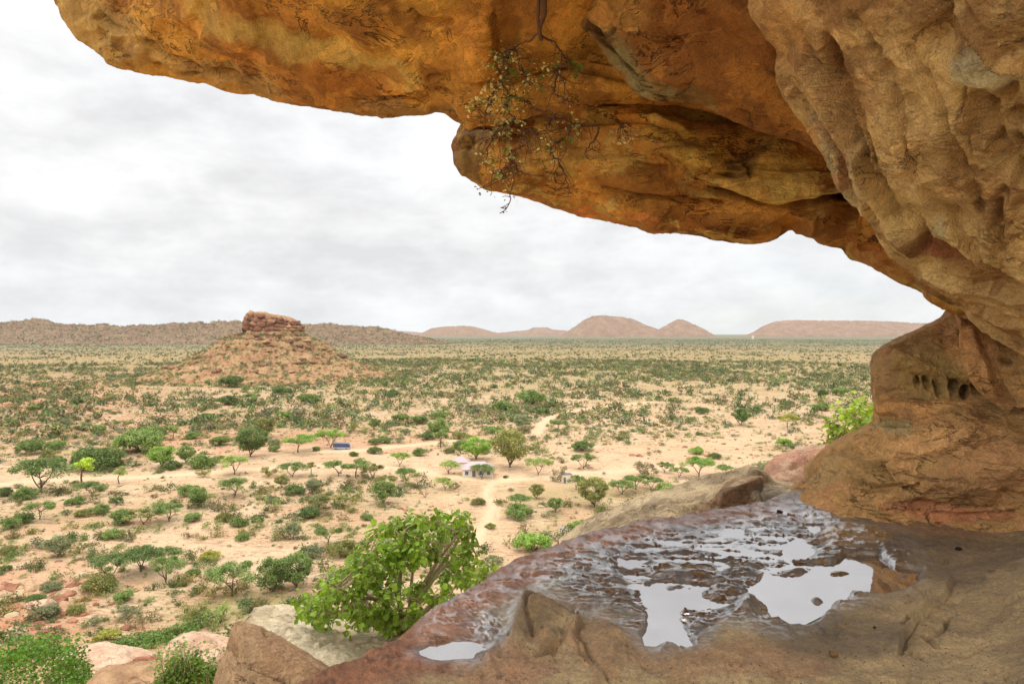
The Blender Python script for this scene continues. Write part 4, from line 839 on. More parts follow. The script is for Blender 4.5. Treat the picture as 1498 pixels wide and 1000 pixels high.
def tube(path, rad, sides=5):
    p = np.asarray(path, float); n = len(p); t = np.gradient(p, axis=0); t /= np.linalg.norm(t, axis=1, keepdims=True) + 1e-9
    ref = np.array([0.31, 0.93, 0.2]); u = np.cross(t, ref); u /= np.linalg.norm(u, axis=1, keepdims=True) + 1e-9; w = np.cross(t, u)
    a = np.linspace(0, 2 * np.pi, sides, endpoint=False)
    v = p[:, None] + (u[:, None] * np.cos(a)[None, :, None] + w[:, None] * np.sin(a)[None, :, None]) * np.asarray(rad)[:, None, None]
    f = []
    i = np.arange(n - 1)[:, None] * sides; k = np.arange(sides)[None, :]; k2 = (k + 1) % sides
    f = np.stack([i + k, i + k2, i + sides + k2, i + sides + k], -1).reshape(-1, 4)
    return v.reshape(-1, 3), f
class Acc:
    def __init__(s): s.v, s.f, s.r, s.n = [], [], [], 0
    def add(s, v, f, r=None):
        s.v.append(v); s.f.append(f + s.n); s.n += len(v); s.r.append(np.zeros(len(v)) if r is None else r)
    def mesh(s, name, mat, sm=False):
        me = mesh_np(name, np.vstack(s.v), np.vstack(s.f), mat, sm); set_attr(me, 'rnd', np.concatenate(s.r), 'FLOAT'); return me
def bent(a, b, r, k=0.12, n=6, sag=0.0):
    t = np.linspace(0, 1, n)[:, None]; L = np.linalg.norm(b - a); m = r.normal(0, k * L, 3); m2 = r.normal(0, k * L * 0.5, 3)
    return a * (1 - t) + b * t + m * (4 * t * (1 - t)) * 0.5 + m2 * np.sin(t * 2 * np.pi) * 0.5 + np.array([0, 0, sag * L]) * (t * (1 - t) * 4)

def make_tree(kind, seed):
    r = np.random.default_rng(seed); T, C = Acc(), Acc()
    if kind == 'acacia':        # flat umbrella, 8 m across
        n = r.integers(20, 28); ang = r.uniform(0, 6.283, n); rad = 3.6 * np.sqrt(r.uniform(0.02, 1, n)); ell = r.uniform(0.75, 1.0)
        cz = 2.95 + 0.75 * (1 - (rad / 3.7)**2) + r.normal(0, 0.22, n)
        cc = np.stack([rad * np.cos(ang), rad * np.sin(ang) * ell, cz], -1); cc = cc[r.random(n) > 0.12]
        sz, nl, lr = 0.23, 330, np.array([1.05, 1.05, 0.56]); forks = r.integers(2, 5); fh, br = r.uniform(0.3, 1.0), 0.13
    elif kind == 'round':       # dense rounded crown on several stems, 6 m across
        n = 34; d = r.normal(size=(n, 3)); d /= np.linalg.norm(d, axis=1, keepdims=True); rr_ = r.uniform(0.35, 1, n)[:, None]**0.5
        cc = d * rr_ * [2.5, 2.3, 1.65] + [0, 0, 3.0]; cc = cc[cc[:, 2] > 1.5]
        sz, nl, lr = 0.24, 210, np.array([0.85, 0.85, 0.62]); forks, fh, br = 4, 0.3, 0.13
    elif kind == 'bush':        # dome reaching the ground, 5 m across
        n = 30; ang = r.uniform(0, 6.283, n); rad = 2.05 * np.sqrt(r.uniform(0, 1, n))
        cz = (0.35 + r.uniform(0.1, 1, n)**0.6 * 1.5 * np.sqrt(np.maximum(1 - (rad / 2.4)**2, 0.05)))
        cc = np.stack([rad * np.cos(ang), rad * np.sin(ang) * 0.85, cz], -1)
        sz, nl, lr = 0.22, 190, np.array([0.68, 0.68, 0.46]); forks, fh, br = 5, 0.1, 0.07
    elif kind == 'sparse':      # straggly grey shrub, 4 m across
        n = 22; ang = r.uniform(0, 6.283, n); rad = 1.7 * np.sqrt(r.uniform(0, 1, n)); cz = 0.5 + r.uniform(0, 1.3, n)
        cc = np.stack([rad * np.cos(ang), rad * np.sin(ang), cz], -1)
        sz, nl, lr = 0.18, 70, np.array([0.5, 0.5, 0.32]); forks, fh, br = 6, 0.1, 0.05
    elif kind == 'slim':        # small tree on a thin bare stem, 4 m across
        n = 12; ang = r.uniform(0, 6.283, n); rad = 1.5 * np.sqrt(r.uniform(0, 1, n)); cz = 3.4 + r.normal(0, 0.35, n)
        cc = np.stack([rad * np.cos(ang), rad * np.sin(ang), cz], -1)
        sz, nl, lr = 0.26, 150, np.array([0.75, 0.75, 0.48]); forks, fh, br = 1, 2.2, 0.12
    else:                       # bare: leafless thorn bush
        n = 40; ang = r.uniform(0, 6.283, n); rad = 1.8 * np.sqrt(r.uniform(0, 1, n)); cc = np.stack([rad * np.cos(ang), rad * np.sin(ang), 0.9 + r.uniform(0, 1.2, n)], -1)
        sz, nl, lr = 0.13, 5, np.array([0.3, 0.3, 0.2]); forks, fh, br = 5, 0.1, 0.05
    # stems
    base = np.array([0, 0, -0.3]); fk = np.array([r.normal(0, 0.1), r.normal(0, 0.1), fh])
    T.add(*tube(bent(base, fk, r, 0.05), np.linspace(br * 1.35, br, 6), 6))
    tops = []
    for k in range(forks):
        a = 6.283 * k / forks + r.normal(0, 0.4); hz = (cc[:, 2].mean() - fh) * 0.62 + fh
        e = np.array([math.cos(a) * rad.max() * 0.36 if kind != 'round' else math.cos(a) * 1.1, math.sin(a) * rad.max() * 0.36 if kind != 'round' else math.sin(a) * 1.1, hz + r.normal(0, 0.1)])
        T.add(*tube(bent(fk, e, r, 0.10), np.linspace(br * 0.8, br * 0.45, 6), 5)); tops.append(e)
    for c in cc:
        t0 = min(tops, key=lambda t: np.linalg.norm(t - c))
        T.add(*tube(bent(t0, c, r, 0.10, 5), np.linspace(br * 0.42, br * 0.14, 5), 4))
    for c in cc:
        m = max(3, int(nl * r.uniform(0.6, 1.35))); d = r.normal(size=(m, 3)); d /= np.linalg.norm(d, axis=1, keepdims=True)
        pp = c + d * (r.uniform(0.1, 1, m)**0.5)[:, None] * lr * r.uniform(0.75, 1.25)
        pp[:, 2] = np.maximum(pp[:, 2], 0.05)
        C.add(*cards(pp, sz, r, 0.35 if kind == 'acacia' else 0.15))
    return T.mesh('trunk', MAT_BARK, True), C.mesh('crown', MAT_LEAF)
WID = {'acacia': 8.6, 'round': 6.2, 'bush': 5.0, 'sparse': 4.2, 'slim': 4.0, 'bare': 4.0}
PROTO = {k: [make_tree(k, 700 + 10 * i + s) for s in range(n)] for i, (k, n) in enumerate([('acacia', 6), ('round', 3), ('bush', 5), ('sparse', 3), ('slim', 2), ('bare', 2)])}
GREENS = {'dark': lin(88, 104, 58), 'mid': lin(106, 122, 68), 'light': lin(132, 144, 84), 'bright': lin(118, 142, 66), 'lime': lin(150, 168, 60), 'grey': lin(118, 122, 92), 'olive': lin(118, 118, 68), 'yellow': lin(150, 148, 72), 'dull': lin(122, 112, 88)}
NAMES = {'acacia': ('acacia_tree', 'tree'), 'round': ('round_tree', 'tree'), 'bush': ('bush', 'bush'), 'sparse': ('thorn_shrub', 'shrub'), 'slim': ('slender_tree', 'tree'), 'bare': ('bare_shrub', 'shrub')}
cnt = {}
def plant(kind, px, py, w, col, label, hs=1.0, group=None):
    g0 = ground_at(px, py); s = 1.2 * w / F * g0[1] / WID[kind]
    i = cnt.get(kind, 0); cnt[kind] = i + 1
    tm, cm = PROTO[kind][i % len(PROTO[kind])]
    nm, cat = NAMES[kind]
    e = empty(nm, label, cat, (g0[0], g0[1], g0[2]), random.uniform(0, 6.28), group)
    e.scale = (s, s, s * hs)
    t = obj('trunk' if kind in ('acacia', 'round', 'slim') else 'stems', tm, e); c = obj('crown' if kind != 'bare' else 'twigs', cm, e)
    k = random.uniform(1.25, 1.7); cc = GREENS[col] * k; c.color = (cc[0], cc[1], cc[2], 1)
    return e
TREES = [
 # left foreground slope
 ('acacia', 338, 872, 78, 'mid', 'large umbrella acacia with forked dark trunk, right of it a bushy twin'), ('round', 397, 866, 56, 'mid', 'bushy acacia in the middle of the three on the shaded grass patch'), ('round', 432, 860, 54, 'mid', 'rounded acacia right end of the trio, just left of the big leafy tree'),
 ('acacia', 242, 852, 52, 'mid', 'small acacia on a single bare trunk, right of the dense foursome', 1.15), ('acacia', 160, 850, 60, 'dark', 'dark many stemmed acacia at the left of the dense foursome', 1.1), ('acacia', 207, 836, 60, 'dark', 'dark umbrella acacia at the back of the dense foursome'), ('acacia', 238, 828, 50, 'mid', 'umbrella acacia behind the single trunk acacia', 0.9), ('bush', 147, 864, 46, 'olive', 'low olive bush at the foot of the dark many stemmed acacia'),
 ('bush', 180, 880, 32, 'mid', 'low green bush on bare sand below the dense foursome'), ('sparse', 187, 906, 34, 'grey', 'grey shrub on the stony slope above the sprawling green bush'), ('sparse', 137, 916, 24, 'grey', 'thin grey shrub left of the stony slope shrub'), ('bush', 158, 938, 34, 'yellow', 'yellow green bush at the left end of the sprawling green bush'), ('bush', 110, 898, 28, 'olive', 'olive tuft right of the long reddish outcrop'), ('bush', 53, 880, 24, 'dark', 'dark little bush among red rocks on the left slope'), ('bush', 75, 864, 27, 'grey', 'grey green bush above the red rocks'), ('bush', 66, 905, 40, 'grey', 'flat grey green shrub just above the red boulder pair'),
 ('bush', 282, 842, 20, 'mid', 'small green bush between the foursome and the large umbrella acacia'), ('bush', 260, 858, 22, 'olive', 'little bush just right of the single bare trunk'), ('sparse', 322, 910, 46, 'light', 'pale loose shrub on the slope above the wedge boulder'), ('sparse', 285, 905, 40, 'olive', 'olive straggly shrub at the right end of the sprawling green bush'), ('bush', 307, 820, 28, 'yellow', 'yellowish shrub alone on pale rock above the large umbrella acacia'),
 ('round', 84, 815, 34, 'grey', 'grey round bush on the left slope below the flat umbrella pair'), ('bush', 165, 788, 28, 'mid', 'low bush on the stony rise left of centre'), ('bush', 8, 835, 18, 'dark', 'small dark bush at the left edge of the stony slope'), ('bush', 14, 810, 24, 'olive', 'olive bush at the left edge below the twiggy acacia'), ('bush', 355, 790, 22, 'mid', 'small bush on pale rock between the two rows of acacias'),
 ('acacia', 480, 797, 40, 'mid', 'umbrella acacia on a thin trunk above the left side of the leafy tree', 1.15), ('bush', 503, 812, 46, 'olive', 'wide olive bush touching the thin trunk acacia'), ('bush', 455, 815, 34, 'grey', 'grey bush left below the thin trunk acacia'), ('round', 428, 788, 27, 'grey', 'grey round bush left of the thin trunk acacia'),
 # the row at the flat umbrellas
 ('acacia', 210, 768, 54, 'olive', 'olive low umbrella acacia, middle of the flat row on the rock rise', 0.7), ('acacia', 248, 762, 46, 'mid', 'flat green umbrella acacia at the right of the flat row', 0.95), ('bush', 180, 766, 40, 'mid', 'bright low bush at the left of the flat row'), ('bush', 283, 763, 26, 'mid', 'round bush right beside the flat row of umbrellas'), ('bush', 327, 762, 26, 'olive', 'olive bush on open sand right of the flat row'), ('bush', 350, 769, 26, 'mid', 'low bush on open sand, second from the flat row'), ('bush', 376, 764, 18, 'dark', 'tiny dark bush on open sand, third from the flat row'),
 ('acacia', 58, 760, 42, 'mid', 'twiggy acacia at the left, below the big dark umbrella', 1.1), ('bush', 35, 765, 30, 'dark', 'dark bush at the foot of the twiggy left acacia'), ('bush', 16, 772, 30, 'mid', 'green bush left of the twiggy acacia'), ('bush', 110, 738, 24, 'mid', 'low green bush below the lime green tree'), ('bush', 145, 750, 26, 'mid', 'low bush on pale sand right of the twiggy acacia'), ('bush', 120, 755, 20, 'olive', 'little olive bush right of the twiggy acacia'), ('bush', 170, 735, 18, 'dark', 'small dark bush on sand beside the track'),
 ('round', 290, 742, 31, 'mid', 'dense upright bush below the double umbrella'), ('bush', 275, 725, 32, 'mid', 'wide bush below the track left of the double umbrella'), ('acacia', 343, 726, 44, 'mid', 'spreading acacia below the double umbrella on the track'), ('bush', 400, 735, 22, 'grey', 'small grey bush on sand below the single umbrella'), ('sparse', 463, 743, 34, 'grey', 'grey straggly tree on the left bank of the sand flat'),
 ('acacia', 60, 720, 78, 'dark', 'big dark umbrella acacia beside the pale rock at the far left', 1.05), ('slim', 120, 708, 29, 'lime', 'lime green little tree standing right of the big dark umbrella'), ('slim', 174, 708, 19, 'light', 'leaning thin tree beside the track right of the lime green tree', 0.95), ('bush', 40, 730, 36, 'mid', 'green bush under the big dark umbrella acacia'), ('acacia', 134, 726, 46, 'mid', 'low wide acacia just below the lime green tree', 0.75), ('bush', 5, 725, 24, 'dark', 'dark bush at the left edge beside the big dark umbrella'),
 # left middle row along the dry bed
 ('bush', 45, 664, 42, 'dark', 'dark wide bush at the far left of the dry bed row'), ('bush', 83, 657, 27, 'mid', 'green bush second from the left in the dry bed row'), ('bush', 84, 681, 28, 'dark', 'dark bush in front of the dry bed row, above the lime tree'), ('bush', 74, 668, 22, 'olive', 'olive bush behind the dark front bush of the dry bed row'), ('bush', 143, 685, 64, 'dark', 'largest dark low thicket on the dry bed, above the leaning thin tree'), ('bush', 120, 672, 30, 'mid', 'bush at the back left of the largest thicket'), ('bush', 204, 661, 66, 'mid', 'long low thicket at the back of the dry bed'), ('round', 236, 684, 38, 'bright', 'bright rounded tree front of the long low thicket', 0.9), ('bush', 253, 686, 26, 'dark', 'dark bush leaning on the bright rounded tree'), ('round', 273, 677, 28, 'mid', 'small round tree, left of the close pair on the dry bed'), ('bush', 297, 684, 40, 'mid', 'wide round bush, right of the close pair on the dry bed'), ('bush', 320, 676, 20, 'olive', 'olive bush right beside the close pair'),
 ('round', 368, 668, 46, 'dark', 'dark dense round tree left of the bright flat top'), ('acacia', 437, 662, 52, 'bright', 'bright flat topped acacia left of the blue bus', 0.85), ('bush', 463, 660, 14, 'mid', 'small round bush between bright flat top and bus'), ('acacia', 484, 655, 38, 'bright', 'acacia shading the tail of the blue bus', 1.2), ('bush', 323, 651, 28, 'mid', 'green bush behind the dark dense round tree'), ('bush', 400, 651, 20, 'grey', 'grey bush behind the bright flat top'), ('round', 388, 640, 31, 'olive', 'olive tall bush behind the dark dense round tree'), ('slim', 253, 641, 15, 'light', 'pale slim tree behind the long low thicket'), ('bush', 283, 642, 21, 'mid', 'bush behind the close pair on the dry bed'), ('bush', 222, 643, 40, 'mid', 'wide bush behind the long low thicket'), ('acacia', 182, 628, 28, 'olive', 'small flat acacia on the bare slope at left', 0.8), ('bush', 145, 632, 21, 'mid', 'bush left of the small flat acacia on the bare slope'), ('sparse', 97, 623, 21, 'grey', 'grey shrub on the bare slope at far left'), ('bush', 402, 660, 18, 'mid', 'low bush at the foot of the bright flat top'),
 # track row left of the house
 ('acacia', 342, 694, 45, 'light', 'double stemmed umbrella on the track below the dark round tree'), ('sparse', 393, 697, 26, 'olive', 'olive shrub on the track between two umbrellas'), ('acacia', 428, 698, 42, 'mid', 'wide single umbrella on the track below the bright flat top', 0.85), ('round', 412, 714, 22, 'olive', 'olive small tree below the wide single umbrella'), ('bush', 433, 722, 27, 'dark', 'dark bush below the wide single umbrella'), ('round', 458, 722, 24, 'grey', 'grey round tree right of the dark bush'), ('sparse', 297, 698, 22, 'olive', 'olive tuft tree on the track left of the double umbrella'), ('slim', 455, 693, 13, 'olive', 'tiny thin tree right of the wide single umbrella'),
 ('acacia', 495, 697, 40, 'mid', 'left acacia of the grove of three between bus and house', 0.95), ('acacia', 521, 699, 44, 'mid', 'middle acacia of the grove of three between bus and house'), ('acacia', 545, 700, 32, 'olive', 'right acacia of the grove of three between bus and house', 1.1), ('acacia', 585, 682, 31, 'bright', 'bright acacia between the grove of three and the house', 1.15), ('bush', 615, 666, 22, 'mid', 'bush above the bright acacia beside the bus road'), ('acacia', 593, 708, 34, 'mid', 'single trunk acacia on sand left of the house', 1.15), ('acacia', 565, 714, 32, 'olive', 'olive acacia left of the single trunk one'), ('sparse', 585, 720, 18, 'grey', 'grey shrub under the single trunk acacia'), ('round', 562, 737, 38, 'mid', 'rounded acacia alone above the leafy tree, left of the footpath', 0.95), ('acacia', 467, 746, 34, 'olive', 'olive acacia above the thin trunk acacia'), ('acacia', 500, 741, 24, 'olive', 'small acacia right of the olive one'), ('bush', 537, 760, 17, 'mid', 'small round bush above the leafy tree'), ('bush', 453, 758, 32, 'dark', 'dark low bush beneath the olive acacia'),
 ('bush', 548, 650, 18, 'mid', 'dark bush on the bus road just right of the bus'), ('bush', 563, 648, 22, 'mid', 'left bush of the touching pair above the bus road'), ('sparse', 583, 648, 22, 'grey', 'grey bush of the touching pair above the bus road'), ('bush', 518, 667, 14, 'dark', 'dark little bush in front of the bus nose'), ('bush', 548, 663, 20, 'dark', 'dark low bush in front of the bus road'),
 ('slim', 645, 655, 21, 'mid', 'thin trunk tree in front of the thicket above the house'), ('bush', 625, 643, 22, 'dark', 'dark bush at the left of the thicket above the house'), ('round', 643, 641, 32, 'mid', 'tall bush of the thicket above the house'), ('bush', 672, 642, 22, 'olive', 'olive bush at the right of the thicket above the house'), ('bush', 657, 662, 16, 'olive', 'small bush right of the thin trunk tree'), ('round', 673, 663, 21, 'mid', 'round bush just above the house annex'), ('bush', 687, 655, 15, 'mid', 'little bush behind the house roof'), ('bush', 712, 650, 13, 'bright', 'small bright round bush above the house'), ('acacia', 725, 642, 31, 'mid', 'flat acacia beside the bus road above the house'), ('bush', 613, 620, 26, 'mid', 'bush on the slope above the thicket'), ('bush', 587, 616, 24, 'mid', 'bush left of the slope bush above the thicket'), ('bush', 643, 612, 24, 'mid', 'bush right of the slope bush above the thicket'), ('round', 548, 628, 18, 'mid', 'rounded bush on the slope above the bus'), ('sparse', 517, 630, 22, 'olive', 'olive shrub on the slope above the bus'),
 # around the house
 ('round', 697, 671, 44, 'bright', 'bright green dome tree right behind the house roof', 0.8), ('round', 746, 684, 54, 'olive', 'large spreading tree with fanned trunks right of the house', 1.1), ('acacia', 787, 695, 39, 'light', 'pale acacia with fanned stems right of the large spreading tree', 1.15), ('acacia', 657, 693, 33, 'light', 'pale acacia in front of the house annex', 0.95), ('acacia', 705, 700, 35, 'mid', 'dark stemmed acacia in front of the house wall'), ('acacia', 651, 717, 30, 'light', 'loose pale acacia below the house'), ('sparse', 666, 716, 20, 'dull', 'brownish shrub below the house'), ('bare', 622, 728, 18, 'dull', 'bare thorny shrub left of the footpath below the house'), ('bush', 740, 699, 8, 'dark', 'tiny dark shrub on the sand right of the house'),
 ('sparse', 820, 704, 24, 'dull', 'brownish thin tree left of the white hut', 1.6), ('acacia', 843, 716, 27, 'mid', 'small acacia right beside the white hut', 1.3), ('acacia', 853, 686, 34, 'mid', 'bright acacia on the track behind the white hut', 1.15), ('bush', 852, 659, 30, 'dark', 'dark round bush on the slope above the white hut'), ('acacia', 817, 630, 28, 'mid', 'flat acacia beside the bend of the road'), ('round', 762, 628, 24, 'grey', 'grey round bush left of the road bend'), ('bush', 766, 634, 24, 'dull', 'brownish bush at the foot of the grey round bush'), ('bush', 795, 605, 18, 'mid', 'green bush above the road bend'),
 ('round', 784, 729, 24, 'olive', 'olive loose tree below the white hut'), ('round', 868, 741, 46, 'olive', 'large round olive tree behind the rock rim'), ('bush', 760, 757, 42, 'mid', 'wide bush right of the footpath'), ('acacia', 758, 742, 38, 'mid', 'acacia crown rising behind the wide footpath bush', 0.8), ('round', 812, 749, 23, 'mid', 'round bush between footpath and large olive tree'), ('bush', 717, 773, 16, 'olive', 'small bush on the left of the footpath near the rim'), ('bush', 700, 738, 20, 'olive', 'low bush on the footpath bend'), ('bare', 770, 778, 28, 'dull', 'bare grey thorn bush above the bright dome by the rim'), ('bush', 781, 806, 54, 'bright', 'bright green dome bush peeping over the rusty rim'), ('bush', 852, 780, 38, 'bright', 'bright green bush at the rim right of the person'), ('sparse', 728, 826, 20, 'grey', 'grey shrub right of the leafy tree top'),
 ('acacia', 910, 724, 38, 'mid', 'acacia left of the pair below the grey bush', 0.95), ('acacia', 930, 716, 38, 'mid', 'left acacia of the pair below the grey bush'), ('acacia', 952, 716, 32, 'mid', 'right acacia of the pair below the grey bush'), ('bush', 976, 720, 30, 'light', 'pale low bush right of the acacia pair'), ('sparse', 941, 697, 42, 'dull', 'brown grey leafless looking bush by the track', 0.9), ('acacia', 972, 691, 25, 'mid', 'small acacia right of the brown grey bush'), ('acacia', 993, 699, 28, 'mid', 'dark stemmed acacia left of the widest bright one'), ('acacia', 1022, 698, 48, 'bright', 'widest bright acacia of the cluster behind the slanting slab'), ('acacia', 1060, 695, 26, 'mid', 'acacia at the right end of the bright cluster'), ('bush', 1018, 664, 22, 'bright', 'light bush behind the bright cluster'), ('bush', 1045, 671, 18, 'dark', 'dark pointed bush behind the bright cluster'), ('sparse', 1108, 692, 26, 'grey', 'grey shrub above the end of the slanting slab'),
 # right plain
 ('round', 1083, 622, 28, 'dark', 'dark round tree alone on the right plain'), ('acacia', 1152, 626, 31, 'yellow', 'yellowish tree alone on the right plain', 1.1), ('bush', 1148, 652, 23, 'bright', 'small dense green mound below the yellowish tree'), ('round', 1203, 585, 17, 'dark', 'dark round bush high on the right plain'), ('bush', 1232, 578, 24, 'mid', 'wide bush near the pillar on the right plain'), ('bush', 1152, 594, 18, 'dark', 'dark bush left of the round one high on the right plain'), ('bush', 1200, 600, 24, 'mid', 'low bush below the round one high on the right plain'), ('bush', 1027, 605, 20, 'dark', 'dark bush on the plain left of the lone dark tree'), ('bush', 984, 588, 14, 'mid', 'small bush at the end of the road'), ('sparse', 1178, 592, 14, 'grey', 'grey thin shrub high on the right plain'),
 # middle distance
 ('bush', 340, 566, 34, 'dark', 'dark tree patch on the plain right below the butte'), ('bush', 413, 577, 24, 'dark', 'dark tree on the plain under the right side of the butte'), ('acacia', 367, 592, 28, 'mid', 'flat acacia on the plain below the butte'), ('bush', 333, 592, 28, 'dark', 'dark low thicket left of the flat acacia below the butte'), ('bush', 450, 590, 30, 'mid', 'long thicket right below the butte'), ('bush', 113, 592, 18, 'dark', 'dark bush on the red rise at left'), ('bush', 48, 600, 16, 'mid', 'green bush on the red rise at far left'), ('bush', 483, 543, 18, 'dark', 'dark tree right of the butte foot'), ('bush', 573, 580, 22, 'dark', 'dark rounded tree on the plain right of the butte'), ('bush', 415, 612, 22, 'mid', 'bush on the slope above the bright flat top'), ('bush', 300, 616, 24, 'mid', 'bush on the slope above the dry bed'), ('bush', 200, 555, 16, 'dark', 'dark bush far on the plain left of the butte'), ('bush', 735, 600, 30, 'mid', 'long low thicket on the plain above the house'), ('bush', 778, 590, 40, 'mid', 'widest thicket on the plain above the road bend'),
]
for t in TREES: plant(*t)

# ------------------------------------------------------------------ scattered scrub of the plain
def shrub_mesh(seed, n, size, hgt, nclump):
    r = np.random.default_rng(seed); A = Acc()
    cl = np.stack([r.normal(0, 0.50, nclump), r.normal(0, 0.42, nclump), r.uniform(0.2, 0.75, nclump) * hgt], -1)
    c = cl[r.integers(0, nclump, n)] + r.normal(0, 1, (n, 3)) * [0.24, 0.24, 0.16 * hgt + 0.05]; c[:, 2] = np.clip(c[:, 2], 0.02, None)
    A.add(*cards(c, size, r, 0.1)); return np.vstack(A.v), np.vstack(A.f), np.concatenate(A.r)
PALK = 1.15
SH = {'near': [shrub_mesh(900 + i, 260, 0.19, [0.8, 1.0, 0.55, 0.75, 1.2][i % 5], 4 + i % 4) for i in range(10)], 'mid': [shrub_mesh(930 + i, 64, 0.28, [0.8, 1.0, 0.6][i % 3], 4) for i in range(8)], 'far': [shrub_mesh(950 + i, 12, 0.55, 0.8, 3) for i in range(6)]}
MAT_SCRUB, nt, b, out = new_mat('scrub_leaf'); co = coords(nt)
at = N(nt, 'ShaderNodeAttribute', attribute_name='col').outputs['Color']; rn = N(nt, 'ShaderNodeAttribute', attribute_name='rnd').outputs['Fac']
nt.links.new(mixc(nt, 1.0, at, mapr(nt, rn, 0, 1, 0.65, 1.35), 'MULTIPLY'), b.inputs['Base Color']); b.inputs['Roughness'].default_value = 0.7; b.inputs['Specular IOR Level'].default_value = 0.2
PAL = np.array([lin(134, 118, 84), lin(150, 138, 84), lin(128, 132, 80), GREENS['dark'], GREENS['mid'], GREENS['olive'], GREENS['grey'], GREENS['mid'], GREENS['light'], lin(104, 100, 60), lin(88, 104, 60)])

def sample(n, r0, r1, pw, seed, amax=0.68):
    r = np.random.default_rng(seed); u = r.random(n)
    rad = (r0**pw + u * (r1**pw - r0**pw))**(1 / pw); a = r.uniform(-amax, amax, n)
    return np.stack([rad * np.sin(a), rad * np.cos(a)], -1), r
def density(P):
    q = np.stack([P[:, 0], P[:, 1], np.zeros(len(P))], -1)
    d = 0.55 + 0.9 * fbm(q / 60, 3, 601) + 0.5 * fbm(q / 17, 3, 602)
    z_ = terr(P[:, 0], P[:, 1]); px = CX + P[:, 0] / P[:, 1] * F; py = HY - z_ / P[:, 1] * F
    for (x, y, rx, ry, k) in [(640, 680, 200, 20, 1.2), (180, 702, 220, 10, 0.9), (905, 690, 130, 10, 0.9), (710, 770, 40, 50, 1.0), (1000, 650, 120, 20, 0.5), (20, 690, 50, 22, 1.2), (430, 660, 120, 10, 0.4)]:
        d -= 0.65 * k * np.exp(-(((px - x) / rx)**2 + ((py - y) / ry)**2))
    ok = np.ones(len(P), bool)
    for k, (w, hw) in ROADW.items():
        dd, _, _ = poly_dist(P[:, 0], P[:, 1], w); ok &= dd > hw * 1.3
    ok &= np.hypot(P[:, 0] - BC[0], P[:, 1] - BC[1]) > 60
    return np.clip(d, 0.03, 1), ok, px, py, z_
def merged(name, P, Z, S, lod, colors, r, mat):
    V, Fc, C, R_ = [], [], [], []; n = 0; pr = SH[lod]; idx = r.integers(0, len(pr), len(P)); nv = len(pr[0][0])
    for k in range(len(pr)):
        s = np.where(idx == k)[0]
        if not len(s): continue
        v, f, rd = pr[k]; a = r.uniform(0, 6.283, len(s)); ca, sa = np.cos(a), np.sin(a)
        hs = r.uniform(0.7, 1.25, len(s))
        x = (v[None, :, 0] * ca[:, None] - v[None, :, 1] * sa[:, None]) * S[s, None] + P[s, 0:1]; y = (v[None, :, 0] * sa[:, None] + v[None, :, 1] * ca[:, None]) * S[s, None] + P[s, 1:2]
        zc = v[None, :, 2] * (S[s] * hs)[:, None] + Z[s, None]
        V.append(np.stack([x, y, zc], -1).reshape(-1, 3)); Fc.append((f[None] + (np.arange(len(s)) * len(v))[:, None, None] + n).reshape(-1, 4)); n += len(s) * len(v)
        C.append(np.repeat(colors[s], len(v), axis=0)); R_.append(np.tile(rd, len(s)))
    me = mesh_np(name, np.vstack(V), np.vstack(Fc), mat, False)
    set_attr(me, 'col', np.vstack(C), 'FLOAT_COLOR'); set_attr(me, 'rnd', np.concatenate(R_), 'FLOAT'); return me
def scatter(n, r0, r1, pw, smin, smax, seed, skew=2.2):
    P, r = sample(n, r0, r1, pw, seed); d, ok, px, py, z_ = density(P); k = ok & (r.random(n) < d)
    P, z_ = P[k], z_[k]; S = smin + (smax - smin) * r.random(len(P))**skew
    col = PAL[r.integers(0, len(PAL), len(P))] * r.uniform(0.8, 1.25, len(P))[:, None]
    return P, z_, S, col, r
# nearest, largest-looking shrubs stay objects of their own
P, Z, S, Cc, r = scatter(8200, 82, 420, 1.5, 0.55, 2.5, 71, 1.9)
pxs_ = CX + P[:, 0] / P[:, 1] * F; pys_ = HY - Z / P[:, 1] * F
vis = (pxs_ > 0) & (pxs_ < 1210) & (pys_ < 985) & (pys_ < np.interp(pxs_, [0, 330, 345, 430, 435, 690, 850, 1000, 1150, 1210], [985, 985, 895, 895, 860, 800, 770, 720, 640, 630]))
bx_ = (pxs_ > 470) & (pxs_ < 530) & (pys_ > 640) & (pys_ < 672) | (pxs_ > 655) & (pxs_ < 730) & (pys_ > 668) & (pys_ < 712) | (pxs_ > 812) & (pxs_ < 845) & (pys_ > 690) & (pys_ < 716)
score = np.where(vis & ~bx_, S / P[:, 1], -1); order = np.argsort(-score)[:300]
SHM = []
for i, (v, f, rd) in enumerate(SH['near']):
    me = mesh_np('scrub_bush', v, f, MAT_LEAF, False); set_attr(me, 'rnd', rd, 'FLOAT'); SHM.append(me)
ZONE = [(lambda x, y: y > 760, 'near slope below the house'), (lambda x, y: y > 690, 'sand between the slope and the track'), (lambda x, y: y > 600, 'flat around bus and house'), (lambda x, y: True, 'far plain')]
for j in order:
    x, y = pxs_[j], pys_[j]; zn = [z for t, z in ZONE if t(x, y)][0]
    c = Cc[j]; tone = 'grey green' if c[2] / max(c[1], 1e-6) > 0.45 else ('dark green' if c[1] < 0.13 else 'olive green')
    o = obj('scrub_bush', SHM[int(rng.integers(0, len(SHM)))], None, (P[j, 0], P[j, 1], Z[j])); o.scale = (S[j], S[j], S[j] * random.uniform(0.75, 1.2)); o.rotation_euler = (0, 0, random.uniform(0, 6.28)); o.color = (*[float(k) for k in c], 1)
    tag(o, f'small {tone} scrub tuft scattered on the {zn}', 'shrub', f'{tone} scrub tufts on the {zn}')
rest = np.setdiff1d(np.arange(len(P)), order); rest = rest[~bx_[rest]]
near_me = merged('scrub', P[rest], Z[rest], S[rest], 'near', Cc[rest], r, MAT_SCRUB)
